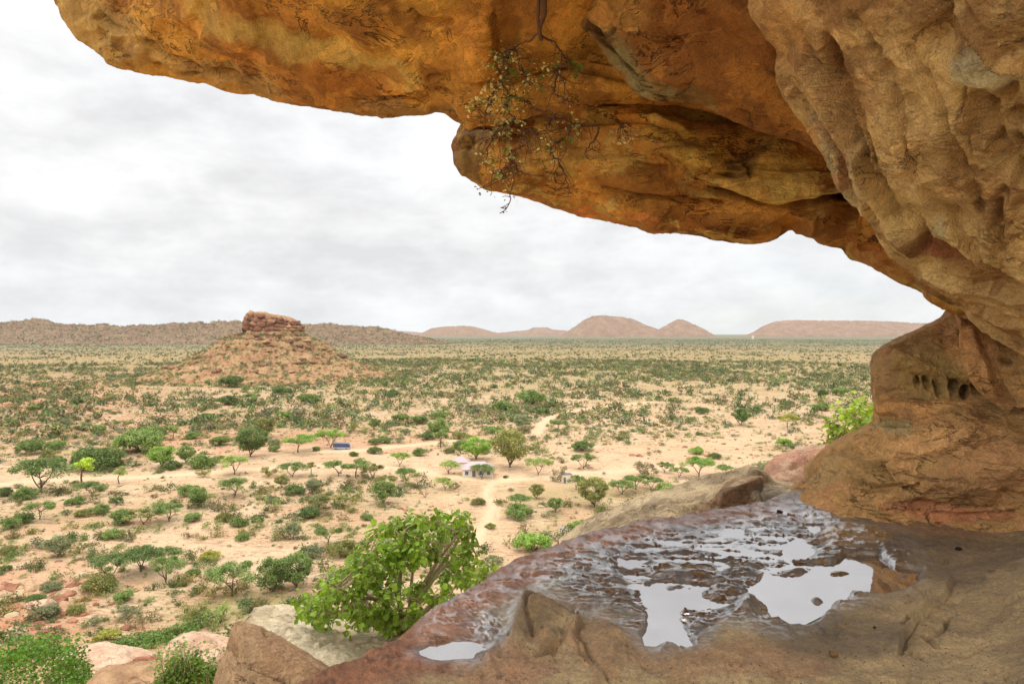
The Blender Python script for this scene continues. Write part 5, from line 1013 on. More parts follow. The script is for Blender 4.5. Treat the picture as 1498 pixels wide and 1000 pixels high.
tag(obj('scrub', near_me), 'countless small shrubs on the near plain', 'scrub', kind='stuff')
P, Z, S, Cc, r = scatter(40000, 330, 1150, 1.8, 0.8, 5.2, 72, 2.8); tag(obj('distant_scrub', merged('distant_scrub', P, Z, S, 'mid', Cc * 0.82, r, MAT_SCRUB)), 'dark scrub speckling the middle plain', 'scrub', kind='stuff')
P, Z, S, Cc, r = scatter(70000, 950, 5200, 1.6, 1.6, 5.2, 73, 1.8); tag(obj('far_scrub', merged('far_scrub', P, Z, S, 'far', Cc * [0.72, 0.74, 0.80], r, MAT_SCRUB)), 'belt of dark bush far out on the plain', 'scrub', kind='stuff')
# scrub growing on the butte and on the ridge
rb = np.random.default_rng(74); a = rb.uniform(0, 6.283, 5200); q = 27 + 125 * rb.random(5200)**0.8; Pb = np.stack([BC[0] + q * np.cos(a), BC[1] + q * np.sin(a)], -1)
gi = np.clip(np.searchsorted(GX[0], Pb[:, 0] - BC[0]), 0, 419); gj = np.clip(np.searchsorted(GY[:, 0], Pb[:, 1] - BC[1]), 0, 419)
cb = PAL[rb.integers(0, len(PAL), len(Pb))]
tag(obj('hill_scrub', merged('hill_scrub', Pb, BZ[gj, gi], 0.7 + 2.6 * rb.random(5200)**2.2, 'mid', cb, rb, MAT_SCRUB)), 'shrubs dotting the slopes of the butte', 'scrub', kind='stuff')
ro_ = bpy.data.objects['ridge'].data; rv = np.empty(len(ro_.vertices) * 3); ro_.vertices.foreach_get('co', rv); rv = rv.reshape(-1, 3); rv = rv[rv[:, 1] < 3030]
pick = rb.integers(0, len(rv), 15000); Pr = rv[pick] + rb.normal(0, 3, (15000, 3)) * [1, 1, 0]
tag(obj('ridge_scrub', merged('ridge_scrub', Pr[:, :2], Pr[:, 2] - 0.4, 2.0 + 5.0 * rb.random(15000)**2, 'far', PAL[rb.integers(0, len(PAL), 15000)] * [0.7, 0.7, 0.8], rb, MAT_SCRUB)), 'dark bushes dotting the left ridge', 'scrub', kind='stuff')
# low herbs and dry grass tufts
P, Z, S, Cc, r = scatter(26000, 82, 420, 1.45, 0.25, 0.8, 75, 1.5)
gcol = np.array([lin(120, 128, 70), lin(140, 140, 84), lin(106, 116, 62), lin(150, 140, 90)])[r.integers(0, 4, len(P))]
tag(obj('grass', merged('grass', P, Z, S, 'mid', gcol, r, MAT_SCRUB)), 'low herbs and grass tufts on the sand', 'grass', kind='stuff')
# loose stones
def stones(n, r0, r1, smin, smax, seed, spots=None):
    if spots is None: P, r = sample(n, r0, r1, 1.5, seed)
    else:
        r = np.random.default_rng(seed); L = []
        for (x, y, sx, sy, k) in spots:
            for _ in range(k):
                g0 = ground_at(x + r.normal(0, sx), y + r.normal(0, sy)); L.append(g0[:2])
        P = np.array(L)
    n = len(P); z_ = terr(P[:, 0], P[:, 1]); S = smin + (smax - smin) * r.random(n)**3
    sh = [rock_shape(2, 1000 + i, 0.3, 6, 0.65) for i in range(6)]; V, Fc, C = [], [], []; m = 0
    for i in range(n):
        v, f = sh[i % 6]; a = r.uniform(0, 6.283); ca, sa = math.cos(a), math.sin(a)
        w = np.stack([v[:, 0] * ca - v[:, 1] * sa, v[:, 0] * sa + v[:, 1] * ca, v[:, 2]], -1) * S[i] + [P[i, 0], P[i, 1], z_[i]]
        V.append(w); Fc.append(f + m); m += len(v)
        C.append(np.tile([lin(176, 124, 96, KG), lin(196, 160, 124, KG), lin(150, 104, 80, KG), lin(206, 176, 140, KG)][r.integers(0, 4)], (len(v), 1)))
    me = mesh_np('stones', np.vstack(V), np.vstack(Fc), MAT_ROCK_FAR, False); set_attr(me, 'col', np.vstack(C), 'FLOAT_COLOR'); return me
tag(obj('stones', stones(3500, 82, 420, 0.08, 0.7, 81)), 'loose stones strewn over the plain', 'stones', kind='stuff')
tag(obj('rubble', stones(0, 0, 0, 0.15, 1.4, 82, [(40, 880, 45, 30, 90), (100, 905, 40, 18, 50), (60, 570, 60, 14, 60), (130, 590, 50, 10, 40), (865, 687, 14, 1.2, 14), (930, 665, 60, 6, 40), (1000, 655, 60, 8, 50), (640, 740, 90, 16, 40), (180, 940, 60, 14, 40)])), 'reddish rubble on the left slope and outcrops', 'stones', kind='stuff')

# ------------------------------------------------------------------ big leafy tree behind the ledge, and the other near bushes
MAT_BIG = leaf_mat('broad_leaf', 0.38, True, None, 2.0, 0.38); MAT_BIGBARK = MAT_BARK_PALE
def leafy(name, label, cat, base, outline, dmean, dspread, nclu, nleaf, lsize, clr, stems, seed, col, hollow=None, droop=0.5, stem_r=0.035):
    r = np.random.default_rng(seed); P = np.array(outline, float); lo, hi = P.min(0), P.max(0); pts = []
    while len(pts) < nclu:
        x, y = r.uniform(lo[0], hi[0]), r.uniform(lo[1], hi[1])
        if in_poly(np.array([x]), np.array([y]), outline)[0] and not (hollow and any(((x - h[0]) / h[2])**2 + ((y - h[1]) / h[3])**2 < 1 for h in hollow) and r.random() < 0.8):
            pts.append(pt(x, y, dmean + np.clip(r.normal(0, dspread), -1.6 * dspread, 1.6 * dspread)))
    pts = np.array(pts); b0 = pt(*base); T, L = Acc(), Acc()
    # stems fan out from the base to spread-out cluster points, twigs run from the nearest stem point
    k = [pts[np.argmax(np.linalg.norm(pts - b0, axis=1))]]
    while len(k) < stems:
        dd = np.min([np.linalg.norm(pts - q, axis=1) for q in k], axis=0); k.append(pts[np.argmax(dd)])
    nodes = []
    for q in k:
        st = b0 + r.normal(0, 0.10, 3) * [1, 1, 0.2]; path = bent(st, q, r, 0.10, 14, 0.06)
        T.add(*tube(path, np.linspace(stem_r, stem_r * 0.3, 14), 6)); nodes.append(path[3:])
    nodes = np.vstack(nodes)
    for q in pts:
        d = np.linalg.norm(nodes - q, axis=1) + 0.25 * np.maximum(nodes[:, 2] - q[2], 0); s = nodes[np.argmin(d)]
        if np.linalg.norm(s - q) > 0.02: T.add(*tube(bent(s, q, r, 0.12, 6), np.linspace(stem_r * 0.32, stem_r * 0.12, 6), 4))
    ctr = pts.mean(0)
    for q in pts:
        m = int(nleaf * r.uniform(0.6, 1.4)); d = r.normal(size=(m, 3)); d /= np.linalg.norm(d, axis=1, keepdims=True)
        L.add(*big_leaves(q + d * (r.random(m)**0.6)[:, None] * clr, lsize, r, droop, d))
    e = empty(name, label, cat, tuple(b0)); loc = b0
    for nm, A_, mt in (('trunk', T, MAT_BIGBARK), ('crown', L, MAT_BIG)):
        me = A_.mesh(nm, mt, nm == 'trunk'); o = obj(nm, me, e); o.location = tuple(-loc); o.color = (*[float(x) for x in col], 1)
    return e
leafy('leafy_tree', 'broad leaved bright green tree with pale stems growing on the rock platform behind the ledge', 'tree', (592, 925, 10.2),
    [(436, 900), (434, 880), (450, 866), (470, 862), (486, 842), (500, 832), (520, 812), (534, 790), (548, 774), (566, 764), (580, 772), (592, 762), (604, 745), (618, 744), (626, 764), (634, 752), (660, 752), (684, 752), (692, 776), (690, 800), (684, 824), (690, 840), (672, 862), (640, 884), (606, 916), (560, 915), (520, 918), (470, 908)],
    10.0, 0.5, 215, 19, 0.085, 0.135, 17, 1201, lin(130, 158, 54), [(640, 845, 26, 30), (600, 790, 14, 10), (648, 795, 16, 22), (560, 800, 14, 8), (600, 850, 16, 24), (500, 850, 10, 8), (540, 870, 20, 12), (620, 880, 14, 18), (585, 885, 12, 16)], 0.5, 0.045)
leafy('leafy_bush', 'yellow green young bush leaning out beside the pillar foot', 'bush', (1215, 690, 10.4), [(1206, 645), (1208, 620), (1222, 612), (1226, 598), (1240, 588), (1262, 584), (1284, 590), (1290, 620), (1276, 632), (1250, 640), (1232, 650), (1216, 655)], 10.3, 0.3, 46, 12, 0.085, 0.13, 8, 1211, lin(142, 166, 52), None, 0.3, 0.02)
leafy('leafy_bush', 'loose yellowish bush spilling over the rusty rim right of the leafy tree', 'bush', (712, 870, 9.0), [(690, 850), (692, 832), (706, 822), (722, 826), (728, 838), (712, 852), (700, 862)], 9.0, 0.25, 26, 11, 0.07, 0.12, 5, 1221, lin(134, 156, 56), None, 0.3, 0.014)
def dense_bush(name, label, px, py, d, w, h, n, lsize, col, seed, depth=0.8, spikes=0):
    r = np.random.default_rng(seed); L, T = Acc(), Acc(); dd = r.normal(size=(n, 3)); dd[:, 2] = np.abs(dd[:, 2]); dd /= np.linalg.norm(dd, axis=1, keepdims=True)
    rad = r.uniform(0.72, 1.0, n) * (1 + 0.28 * fbm(dd * 2.2, 3, seed))
    c = dd * rad[:, None] * [w / 2, w / 2 * depth, h]; L.add(*big_leaves(c, lsize, r, 0.1, dd))
    for i in range(12):
        e_ = dd[i] * [w / 2.4, w / 2.4 * depth, h * 0.85]; T.add(*tube(bent(np.array([0, 0, -0.6]), e_, r, 0.08, 8), np.linspace(0.05, 0.012, 8), 5))
    for i in range(spikes):
        a = np.array([r.uniform(-w / 2.2, w / 2.2), r.uniform(-.4, .4), 0.0]); e_ = a + [r.normal(0, 0.15), 0, h * r.uniform(0.9, 1.45)]
        path = bent(a, e_, r, 0.04, 10); T.add(*tube(path, np.linspace(0.018, 0.005, 10), 4))
        q = path[r.integers(3, 10, 26)] + r.normal(0, 0.07, (26, 3)); L.add(*big_leaves(q, lsize * 0.9, r, -0.3))
    p = pt(px, py, d); e = empty(name, label, 'bush', tuple(p))
    o = obj('stems', T.mesh('stems', MAT_BIGBARK, True), e); o = obj('crown', L.mesh('crown', MAT_BIG), e); o.color = (*[float(x) for x in col], 1); return e
dense_bush('dense_bush', 'dense bright green bush filling the lower left corner', 28, 1040, 20, 4.6, 2.0, 9500, 0.08, lin(98, 134, 42), 1301)
dense_bush('dense_bush', 'tall grassy bright green bush left of the wedge boulder', 276, 1015, 15, 1.5, 0.75, 2200, 0.07, lin(112, 138, 54), 1302, 0.8, 34)
dense_bush('dense_bush', 'pale green shrub right of the dense bush in the lower left corner', 100, 992, 24, 1.4, 0.7, 800, 0.08, lin(140, 152, 84), 1303)
def creeping(px, py, w_px, label, col, seed, n, wd):
    g0 = ground_at(px, py); r = np.random.default_rng(seed); L = Acc(); w = w_px / F * g0[1]
    x = r.uniform(-0.5, 0.5, n) * w; y = r.normal(0, wd, n) + x * 0.9; zt = 0.15 + 0.75 * (fbm(np.stack([x, y, x * 0], -1) / 1.3, 3, seed) + 0.6).clip(0) * r.random(n)
    k = (np.abs(x) < w * 0.5 * (1 - 0.5 * r.random(n)**2)); c = np.stack([x, y, zt], -1)[k]; c[:, 2] += terr(c[:, 0] + g0[0], c[:, 1] + g0[1]) - g0[2]
    L.add(*big_leaves(c, 0.26, r, 0.0)); me = L.mesh('creeping_bush', MAT_BIG); o = obj('creeping_bush', me, None, tuple(g0)); o.color = (*[float(v) for v in col], 1); tag(o, label, 'bush')
creeping(226, 936, 100, 'sprawling low green bush above the tall grassy bush, widest on the left slope', lin(106, 134, 58), 1311, 5200, 2.2)

# ------------------------------------------------------------------ plant hanging from the roof
r = np.random.default_rng(1401)
B_, W_, G_ = Acc(), Acc(), Acc()
root = [pt(797, -60, 5.85), pt(795, -10, 5.85), pt(796, 20, 5.87), pt(789, 42, 5.95), pt(792, 60, 6.0)]
B_.add(*tube(catmull(root, 6), np.linspace(0.030, 0.018, 25), 8)); B_.add(*tube(catmull([pt(786, -50, 5.87), pt(788, 0, 5.87), pt(787, 30, 5.9), pt(792, 58, 6.0)], 6), np.linspace(0.02, 0.012, 19), 6))
ends = [(690, 158, 1), (712, 92, 1), (736, 84, 1), (722, 128, 1), (716, 150, 1), (738, 156, 1), (733, 186, 1), (720, 200, 0), (745, 222, 1), (714, 228, 1), (722, 252, 1), (736, 262, 1), (746, 240, 0), (760, 214, 0), (772, 190, 0), (786, 196, 0), (800, 190, 0), (812, 172, 0), (840, 150, 0), (876, 186, 0), (826, 120, 0), (842, 96, 2), (832, 92, 2), (802, 104, 1), (780, 122, 1), (764, 104, 2), (752, 78, 1), (806, 214, 1), (825, 248, 0), (832, 282, 0), (855, 225, 0), (840, 182, 1), (770, 150, 0), (755, 176, 1), (784, 160, 0), (760, 250, 0), (742, 150, 1), (826, 204, 2), (750, 140, 2), (744, 108, 2), (815, 140, 0), (705, 172, 0)]
nodes = [np.array(p) for p in catmull(root, 4)[-6:]]
for i, (x, y, lf) in enumerate(sorted(ends, key=lambda e: e[1])):
    e_ = pt(x, y, 6.2 + r.normal(0, 0.10)); k = min(nodes, key=lambda q: np.linalg.norm(q - e_) * 1.0 + (0.7 if q[2] < e_[2] + 0.05 else 0) + r.random() * 0.10)
    path = bent(k, e_, r, 0.13, 12); path[1:-1] += r.normal(0, 0.010, (10, 3)); B_.add(*tube(path, np.linspace(0.011, 0.0034, 12), 5)); nodes += [path[4], path[7], path[9], path[11]]
    for _ in range(7):
        s = path[r.integers(3, 12)]; q = s + r.normal(0, 0.09, 3) + [0, 0, -0.05]; B_.add(*tube(bent(s, q, r, 0.2, 6), np.linspace(0.004, 0.0016, 6), 4))
        if lf == 1: W_.add(*big_leaves(q + r.normal(0, 0.022, (2, 3)), 0.026, r, 0.2))
    if lf == 1:
        m = 22; W_.add(*big_leaves(e_ + r.normal(0, 0.045, (m, 3)) * [1, 0.8, 1.2], 0.032, r, 0.3)); G_.add(*big_leaves(e_ + r.normal(0, 0.06, (9, 3)), 0.036, r, 0.4))
    if lf == 2: G_.add(*big_leaves(e_ + r.normal(0, 0.035, (12, 3)), 0.048, r, 0.5))
tipb = [pt(752, 262, 6.2), pt(746, 284, 6.22), pt(747, 292, 6.22), pt(740, 306, 6.2), pt(731, 312, 6.2)]
B_.add(*tube(catmull([pt(745, 240, 6.2)] + tipb, 5), np.linspace(0.006, 0.004, 26), 5))
for a_, b__ in (((747, 288), (735, 288)), ((744, 298), (736, 303)), ((760, 250), (700, 276)), ((740, 306), (733, 304)), ((728, 262), (704, 274))): B_.add(*tube(bent(pt(*a_, 6.2), pt(*b__, 6.2), r, 0.08, 6), np.linspace(0.004, 0.0025, 6), 4))
G_.add(*big_leaves(pt(704, 276, 6.2) + r.normal(0, 0.025, (9, 3)), 0.024, r)); G_.add(*big_leaves(pt(738, 303, 6.2) + r.normal(0, 0.02, (8, 3)), 0.018, r))
e = empty('hanging_plant', 'dry twiggy plant with pale flowers hanging from the roof of the overhang', 'plant', tuple(pt(795, 10, 6.1)))
for nm, A_, mt, cl in (('branches', B_, MAT_TWIG, None), ('blossom', W_, leaf_mat('pale_bloom', 0.3, True, None, 3, 0.6, False), lin(206, 196, 128)), ('leaves', G_, MAT_BIG, lin(116, 132, 52))):
    o = obj(nm, A_.mesh(nm, mt, nm == 'branches'), e); o.location = tuple(-pt(795, 10, 6.1))
    if cl is not None: o.color = (*[float(v) for v in cl], 1)
    if nm == 'blossom': o['kind'] = 'stuff'
B_, W_ = Acc(), Acc(); b0 = pt(908, 184, 6.55)
for i in range(14):
    q = pt(908 + r.normal(8, 12), 192 + r.normal(4, 9), 6.5); path = bent(b0, q, r, 0.15, 7); B_.add(*tube(path, np.linspace(0.004, 0.0015, 7), 4))
    if i < 9: W_.add(*big_leaves(q + r.normal(0, 0.02, (7, 3)), 0.028, r))
e = empty('dry_tuft', 'small dry tuft with pale leaves stuck on the lower rock slab', 'plant', tuple(b0))
for nm, A_, mt, cl in (('branches', B_, MAT_TWIG, None), ('leaves', W_, bpy.data.materials['pale_bloom'], lin(206, 186, 130))):
    o = obj(nm, A_.mesh(nm, mt), e); o.location = tuple(-b0)
    if cl is not None: o.color = (*[float(v) for v in cl], 1)

# pebbles on the dry part of the ledge
for i, (x, y, w, lb) in enumerate([(1402, 810, 0.045, 'black stone lying on the dry brown ledge floor'), (1279, 917, 0.02, 'tiny dark pebble on the dry ledge below the pool'), (1218, 963, 0.05, 'flat brown pebble on the ledge below the pool'), (1140, 752, 0.05, 'dark pebble on the wet rock at the back of the ledge'), (1372, 765, 0.05, 'reddish pebble at the foot of the wall'), (1285, 752, 0.07, 'red stone at the back of the ledge beside the pillar foot')]):
    q = fpt(x, y); j = np.argmin((X_ - q[0])**2 + (D_ - q[1])**2); zf = zz.ravel()[j]
    v, f = rock_shape(2, 1500 + i, 0.25, 5, 0.7); me = mesh_np('pebble', v * w / 2, f, MAT_ROCK_FAR); cl = lin(40, 34, 30) if i < 2 or i == 3 else (lin(150, 84, 60) if i > 3 else lin(120, 90, 60)); set_attr(me, 'col', np.tile(cl, (len(v), 1)), 'FLOAT_COLOR')
    tag(obj('pebble', me, None, (q[0], q[1], zf + w * 0.15)), lb, 'pebble')

rg = np.random.default_rng(1600); V, Fc, Cl, n_ = [], [], [], 0; gs = [rock_shape(1, 1610 + i, 0.25, 4, 0.7) for i in range(4)]
flat_dry = np.where(((wet + mudr + pool + low + film) < 0.35).ravel() & ((PX > 700) & (PX < 1640) & (PY > 742) & (PY < 1100) & (e_out < -0.25)).ravel())[0]
for j in rg.choice(flat_dry, 2600):
    v, f = gs[rg.integers(0, 4)]; k = 0.0014 + 0.004 * rg.random()**3
    V.append(v * k + [X_.ravel()[j], D_.ravel()[j], zz.ravel()[j] + 0.2 * k]); Fc.append(f + n_); n_ += len(v); Cl.append(np.tile(lin(*[(104, 80, 56), (120, 92, 64), (150, 118, 86), (90, 68, 48)][rg.integers(0, 4)]), (len(v), 1)))
me = mesh_np('grit', np.vstack(V), np.vstack(Fc), MAT_ROCK_FAR, False); set_attr(me, 'col', np.vstack(Cl), 'FLOAT_COLOR'); tag(obj('grit', me), 'fine grit strewn over the dry part of the ledge', 'grit', kind='stuff')

# ------------------------------------------------------------------ buildings, bus, person
def boxes(lst):
    A_ = Acc(); u = np.array([[-1,-1,-1],[1,-1,-1],[1,1,-1],[-1,1,-1],[-1,-1,1],[1,-1,1],[1,1,1],[-1,1,1]]) * 0.5
    f = np.array([[0,3,2,1],[4,5,6,7],[0,1,5,4],[1,2,6,5],[2,3,7,6],[3,0,4,7]])
    for (cx, cy, cz, sx, sy, sz) in lst: A_.add(u * [sx, sy, sz] + [cx, cy, cz], f)
    return A_
def hip_roof(L, D, h, ridge, over=0.45, th=0.16):
    a, b_, c = L / 2 + over, D / 2 + over, ridge / 2
    v = np.array([[-a,-b_,0],[a,-b_,0],[a,b_,0],[-a,b_,0],[-c,0,h],[c,0,h],[-a,-b_,-th],[a,-b_,-th],[a,b_,-th],[-a,b_,-th]])
    return v, [(0,1,5,4),(1,2,5),(2,3,4,5),(3,0,4),(6,7,1,0),(7,8,2,1),(8,9,3,2),(9,6,0,3),(9,8,7,6)]
def pyobj(name, v, f, mat, parent, loc=(0, 0, 0)):
    me = bpy.data.meshes.new(name); me.from_pydata([tuple(x) for x in v], [], f); me.update(); me.materials.append(mat); return obj(name, me, parent, loc)
MW = simple_mat('limewash', lin(208, 194, 168), 0.9, 0.08, 2); MR = simple_mat('faded_tin', lin(172, 152, 152), 0.55, 0.08, 1.5); MRP = simple_mat('pink_tin', lin(176, 148, 148), 0.55, 0.08, 1.5)
MG = simple_mat('dark_glass', lin(70, 84, 100), 0.15, 0.05, 2); MBL = simple_mat('blue_trim', lin(120, 150, 180), 0.6, 0.05, 3); MDK = simple_mat('dark_iron', lin(96, 96, 104), 0.7, 0.1, 3)  # last one: plain dark grey of the doors and hut roof
def house(label, px, py, L, D, wh, rh, ridge, roofm, rz, wins, door=None):
    g0 = ground_at(px, py); e = empty('house', label, 'house', (g0[0], g0[1] + D / 2, g0[2] - 0.1), rz)
    obj('wall', boxes([(0, 0, wh / 2, L, D, wh), (0, 0, 0.12, L + 0.2, D + 0.2, 0.3)]).mesh('wall', MW), e)
    v, f = hip_roof(L, D, rh, ridge); pyobj('roof', v, f, roofm, e, (0, 0, wh + 0.17))
    for (x, zc, w, h) in wins:
        fr = obj('window', boxes([(x, -D / 2 - 0.02, zc, w + 0.24, 0.1, h + 0.24)]).mesh('window', MBL), e); obj('pane', boxes([(x - w / 4, -D / 2 - 0.08, zc, w / 2 - 0.06, 0.04, h), (x + w / 4, -D / 2 - 0.08, zc, w / 2 - 0.06, 0.04, h)]).mesh('pane', MG), fr)
    if door: obj('door', boxes([(door, -D / 2 - 0.03, 1.05, 1.0, 0.08, 2.1)]).mesh('door', MDK), e)
    return e
house('low white house with a pale hipped tin roof beside the sandy track', 698, 698, 9.4, 6.5, 2.4, 1.8, 4.2, MR, 0.05, [(-3.4, 1.45, 0.9, 1.0), (1.0, 1.45, 0.9, 1.0), (3.4, 1.45, 0.9, 1.0)], -1.2)
house('smaller pinkish roofed annex standing behind the left end of the white house', 673, 686, 5.0, 4.6, 2.2, 1.5, 1.4, MRP, 0.05, [(-1.0, 1.5, 0.7, 0.8)])
g0 = ground_at(829, 707); e = empty('hut', 'tiny white hut behind the small acacia, right of the house', 'hut', (g0[0], g0[1] + 1, g0[2]), 0.25)
obj('wall', boxes([(0, 0, 1.3, 2.7, 2.2, 2.6)]).mesh('wall', MW), e); obj('roof', boxes([(0, 0, 2.68, 2.9, 2.4, 0.14)]).mesh('roof', MDK), e); obj('door', boxes([(-0.9, -1.12, 0.95, 0.7, 0.05, 1.9)]).mesh('door', MDK), e)
g0 = ground_at(1101.5, 496); s = g0[1] / F; e = empty('water_tower', 'tiny pale domed tank far out on the right plain below the mesa', 'tower', tuple(g0))
t = np.linspace(0, math.pi / 2, 7); v, f = tube([(0, 0, -0.5), (0, 0, 1.5), (0, 0, 3.0 * s)], [1.6 * s, 1.6 * s, 1.7 * s], 14); me = mesh_np('wall', v, f, MW); obj('wall', me, e)
v, f = tube([(0, 0, 3.0 * s + 1.7 * s * math.sin(a)) for a in t], [1.7 * s * max(math.cos(a), 0.02) for a in t], 14); obj('dome', mesh_np('dome', v, f, MW), e)

# bus: blue coach seen from its side, nose to the right
g0 = ground_at(499, 658.5); e = empty('bus', 'old blue and white bus parked under an acacia on the sandy road', 'bus', (g0[0], g0[1] + 1.1, g0[2] + 0.15), -0.06)
e.scale = (0.9, 0.9, 0.9); MBUS = simple_mat('blue_paint', lin(50, 60, 100), 0.4, 0.08, 1.0); MBR = simple_mat('faded_blue', lin(112, 116, 140), 0.5, 0.08, 1.0); MBW = simple_mat('white_paint', lin(160, 160, 166), 0.4, 0.06, 1.0); MTY = simple_mat('tyre_rubber', lin(40, 38, 36), 0.9, 0.1, 5); MCH = simple_mat('dull_steel', lin(150, 150, 150), 0.4, 0.1, 5, 0.6)
L = 6.9
def side_prism(prof, hw, tuck=0.0):
    n = len(prof); v = [(x, -hw, z_) for x, z_ in prof] + [(x, hw, z_) for x, z_ in prof]
    return v, [tuple(range(n)), tuple(range(2 * n - 1, n - 1, -1))] + [(i, i + n, (i + 1) % n + n, (i + 1) % n) for i in range(n)]
v, f = side_prism([(-3.45, 1.05), (3.3, 1.05), (3.42, 1.35), (3.30, 1.75), (2.95, 2.45), (2.6, 2.62), (-3.3, 2.62), (-3.45, 2.45)], 1.08); body = pyobj('body', v, f, MBUS, e)
v, f = side_prism([(-3.45, 0.45), (3.35, 0.45), (3.46, 0.6), (3.43, 1.05), (-3.47, 1.05)], 1.10); pyobj('lower_panel', v, f, MBW, e)
v, f = side_prism([(-3.2, 2.62), (2.55, 2.62), (2.4, 2.76), (-3.1, 2.76)], 0.98); pyobj('roof', v, f, MBR, e)
for i in range(6):
    obj('window', boxes([(-2.75 + i * 0.86, -1.10, 2.05, 0.72, 0.05, 0.62), (-2.75 + i * 0.86, 1.10, 2.05, 0.72, 0.05, 0.62)]).mesh('window', MG), e)
v, f = side_prism([(3.33, 1.72), (3.38, 1.74), (3.03, 2.44), (2.97, 2.43)], 0.95); pyobj('windscreen', v, f, MG, e)
for x in (-2.2, 2.2):
    for y in (-0.98, 0.98):
        a = np.linspace(0, 2 * np.pi, 18); w_ = obj('wheel', mesh_np('wheel', *tube([(x, y - 0.13, 0.42), (x, y - 0.12, 0.42), (x, y + 0.12, 0.42), (x, y + 0.13, 0.42)], [0.30, 0.44, 0.44, 0.30], 18), MTY), e)
        obj('rim', mesh_np('rim', *tube([(x, y - 0.15, 0.42), (x, y - 0.14, 0.42), (x, y + 0.14, 0.42), (x, y + 0.15, 0.42)], [0.02, 0.24, 0.24, 0.02], 14), MCH), w_)
obj('bumper', boxes([(3.5, 0, 0.5, 0.12, 2.1, 0.2)]).mesh('bumper', MCH), e)
for y in (-0.75, 0.75): obj('headlight', boxes([(3.47, y, 0.85, 0.06, 0.3, 0.2)]).mesh('headlight', MBW), e)

# person in a pale robe below the rim
g0 = ground_at(822.5, 779.5)
MSK = simple_mat('skin', lin(92, 62, 44), 0.6, 0.05, 5); MRB = simple_mat('pale_cloth', lin(206, 202, 214), 0.9, 0.06, 6); MHR = simple_mat('hair', lin(28, 22, 20), 0.8, 0.1, 10)
joints = [(0, 0, 0.93), (0, 0, 1.15), (0, 0, 1.38), (0, 0, 1.47), (0, -0.01, 1.54), (0, -0.02, 1.64), (-0.19, 0, 1.38), (-0.25, 0.02, 1.12), (-0.22, -0.08, 0.90), (0.19, 0, 1.38), (0.25, 0.02, 1.12), (0.22, -0.08, 0.90), (-0.09, 0, 0.88), (-0.10, -0.01, 0.48), (-0.10, 0.02, 0.08), (-0.10, -0.14, 0.04), (0.09, 0, 0.88), (0.10, -0.01, 0.48), (0.10, 0.02, 0.08), (0.10, -0.14, 0.04)]
edges = [(0, 1), (1, 2), (2, 3), (3, 4), (4, 5), (2, 6), (6, 7), (7, 8), (2, 9), (9, 10), (10, 11), (0, 12), (12, 13), (13, 14), (14, 15), (0, 16), (16, 17), (17, 18), (18, 19)]
rads = [.15, .14, .15, .06, .075, .085, .07, .05, .035, .07, .05, .035, .10, .065, .045, .035, .10, .065, .045, .035]
me = bpy.data.meshes.new('person'); me.from_pydata(joints, edges, []); me.update(); me.materials.append(MSK)
pr = obj('person', me, None, tuple(g0)); tag(pr, 'person in a long pale robe standing below the rusty rim', 'person')
md = pr.modifiers.new('Skin', 'SKIN')
if me.skin_vertices:
    for i, sv in enumerate(me.skin_vertices[0].data): sv.radius = (rads[i], rads[i]); sv.use_root = (i == 0)
sub = pr.modifiers.new('Subdivision', 'SUBSURF'); sub.levels = sub.render_levels = 2
v, f = tube([(0, 0, z_) for z_ in (0.12, 0.5, 0.9, 1.15, 1.36, 1.45, 1.47)], [0.27, 0.25, 0.215, 0.19, 0.21, 0.13, 0.08], 18); v[:, 1] *= 0.78; obj('robe', mesh_np('robe', v, f, MRB), pr)
for s_ in (-1, 1): obj('sleeve', mesh_np('sleeve', *tube([(0.15 * s_, 0, 1.40), (0.21 * s_, 0, 1.36), (0.255 * s_, 0.02, 1.12), (0.225 * s_, -0.07, 0.95)], [0.07, 0.09, 0.08, 0.075], 10), MRB), pr)
v, f = ICO[2]; v = v[:, :] * [0.095, 0.11, 0.085] + [0, 0.0, 1.69]; obj('hair', mesh_np('hair', v, f, MHR), pr)

# ------------------------------------------------------------------ sky, sun, camera
SUN_EL, SUN_AZ = math.radians(62), math.radians(-35)      # from ahead, a little left, high behind thin cloud
w = bpy.data.worlds.new('World'); scene.world = w; w.use_nodes = True; nt = w.node_tree; nt.nodes.clear()
out = N(nt, 'ShaderNodeOutputWorld'); bg = N(nt, 'ShaderNodeBackground'); nt.links.new(bg.outputs[0], out.inputs[0])
sky = N(nt, 'ShaderNodeTexSky', sky_type='NISHITA'); sky.sun_disc = False; sky.sun_elevation = SUN_EL; sky.sun_rotation = -SUN_AZ; sky.altitude = 900
tc = N(nt, 'ShaderNodeTexCoord').outputs['Generated']; sx = N(nt, 'ShaderNodeSeparateXYZ'); nt.links.new(tc, sx.inputs[0])
zc = mathn(nt, 'ADD', mathn(nt, 'MAXIMUM', sx.outputs[2], 0.0), 0.30)
cv = N(nt, 'ShaderNodeCombineXYZ'); nt.links.new(mathn(nt, 'DIVIDE', sx.outputs[0], zc), cv.inputs[0]); nt.links.new(mathn(nt, 'DIVIDE', sx.outputs[1], zc), cv.inputs[1])
mq = N(nt, 'ShaderNodeMapping'); mq.inputs['Scale'].default_value = (1, 1, 2.3); mq.inputs['Location'].default_value = (0.4, 2.1, 0.3); nt.links.new(tc, mq.inputs[0])
c1 = noise(nt, 3.0, 8, 0.55, mq.outputs[0], 0.25); c2 = noise(nt, 9.0, 7, 0.6, mq.outputs[0], 0.15)
mp = N(nt, 'ShaderNodeMapping'); mp.inputs['Location'].default_value = (3.3, 8.1, 0); nt.links.new(cv.outputs[0], mp.inputs[0])
c3 = noise(nt, 0.35, 4, 0.5, mp.outputs[0], 0.2)
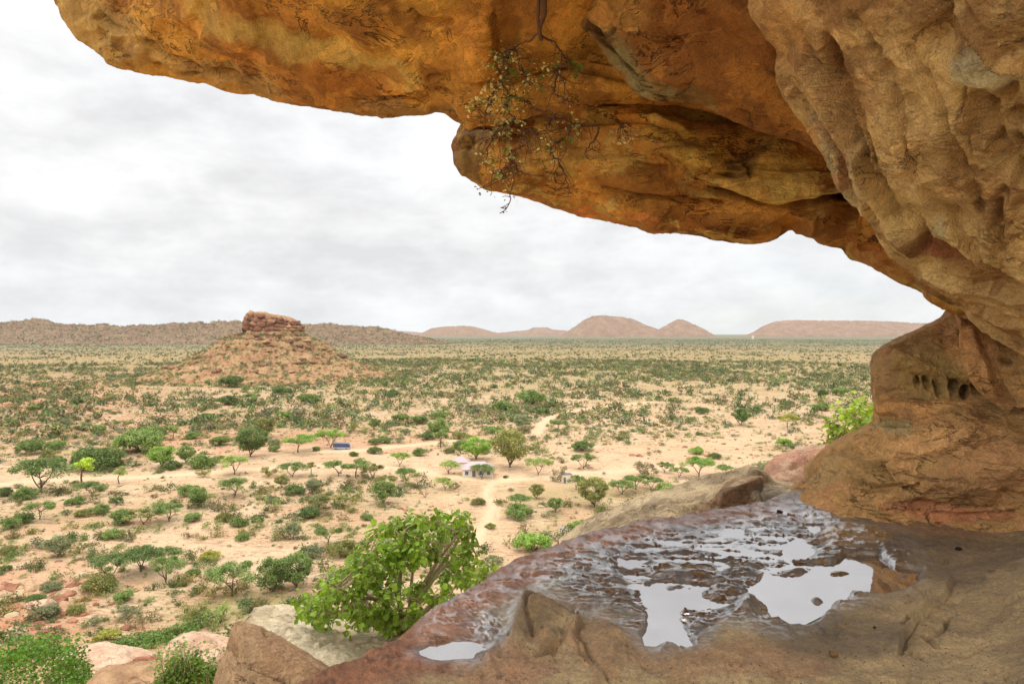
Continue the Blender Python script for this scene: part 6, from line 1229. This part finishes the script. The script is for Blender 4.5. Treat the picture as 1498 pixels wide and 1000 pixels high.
cl = mathn(nt, 'ADD', mathn(nt, 'MULTIPLY', c1, 0.65), mathn(nt, 'MULTIPLY', c2, 0.40))
shade = mapr(nt, cl, 0.42, 0.64, 1.12, 0.88)
cloud = mixc(nt, mapr(nt, cl, 0.44, 0.64, 0, 1), (1.0, 1.0, 1.0), (0.95, 0.95, 0.96))
lum = mathn(nt, 'MULTIPLY', mathn(nt, 'MULTIPLY', shade, mapr(nt, sx.outputs[1], 0.15, -0.7, 1.0, 2.2)), mathn(nt, 'ADD', mapr(nt, sx.outputs[2], 0.0, 0.45, 0.92, 1.0), mapr(nt, sx.outputs[2], 0.42, 1.0, 0.0, 1.15)))  # cloud brightness raised behind the camera, out of view, to light the cave
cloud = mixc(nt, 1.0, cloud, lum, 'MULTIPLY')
skyc = mixc(nt, 1.0, sky.outputs[0], (0.10, 0.10, 0.10), 'MULTIPLY')
gap = mathn(nt, 'MULTIPLY', mapr(nt, c3, 0.50, 0.64, 0.0, 0.5), mapr(nt, sx.outputs[2], 0.0, 0.14, 1.0, 0.15))
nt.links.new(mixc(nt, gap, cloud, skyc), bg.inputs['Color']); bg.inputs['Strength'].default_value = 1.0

m = bpy.data.materials.new('air'); m.use_nodes = True; hn = m.node_tree; hn.nodes.clear()
ho = N(hn, 'ShaderNodeOutputMaterial'); pv = N(hn, 'ShaderNodeVolumePrincipled'); pv.inputs['Color'].default_value = (0.90, 0.95, 1.0, 1); pv.inputs['Density'].default_value = 2.2e-5; pv.inputs['Anisotropy'].default_value = 0.2
hn.links.new(pv.outputs[0], ho.inputs['Volume'])
hz = obj('haze', boxes([(0, 0, 100, 50000, 50000, 420)]).mesh('haze', m)); tag(hz, 'thin pale air over the plain', 'haze', kind='stuff')

sl = bpy.data.lights.new('sun', 'SUN'); sl.energy = 1.5; sl.angle = math.radians(10); sl.color = (1.0, 0.95, 0.86)
so = bpy.data.objects.new('sun', sl); COL.objects.link(so)
from mathutils import Vector
sd = Vector((math.sin(SUN_AZ) * math.cos(SUN_EL), math.cos(SUN_AZ) * math.cos(SUN_EL), math.sin(SUN_EL))); so.rotation_euler = sd.to_track_quat('Z', 'Y').to_euler(); so.location = (0, -5, 30)

cam = bpy.data.cameras.new('camera'); co_ = bpy.data.objects.new('camera', cam); COL.objects.link(co_)
co_.location = (0, 0, 0); co_.rotation_euler = (math.radians(90), 0, 0)
cam.sensor_width = 36.0; cam.lens = 24.0; cam.shift_y = (HY - 500.0) / W0; cam.clip_start = 0.05; cam.clip_end = 80000
scene.camera = co_
scene.view_settings.view_transform = 'Standard'; scene.view_settings.look = 'None'; scene.view_settings.exposure = 0.0; scene.view_settings.gamma = 1.0
scene.cycles.max_bounces = 6; scene.cycles.diffuse_bounces = 4; scene.cycles.transparent_max_bounces = 8
scene.cycles.use_denoising = True
scene.cycles.denoising_prefilter = 'ACCURATE'
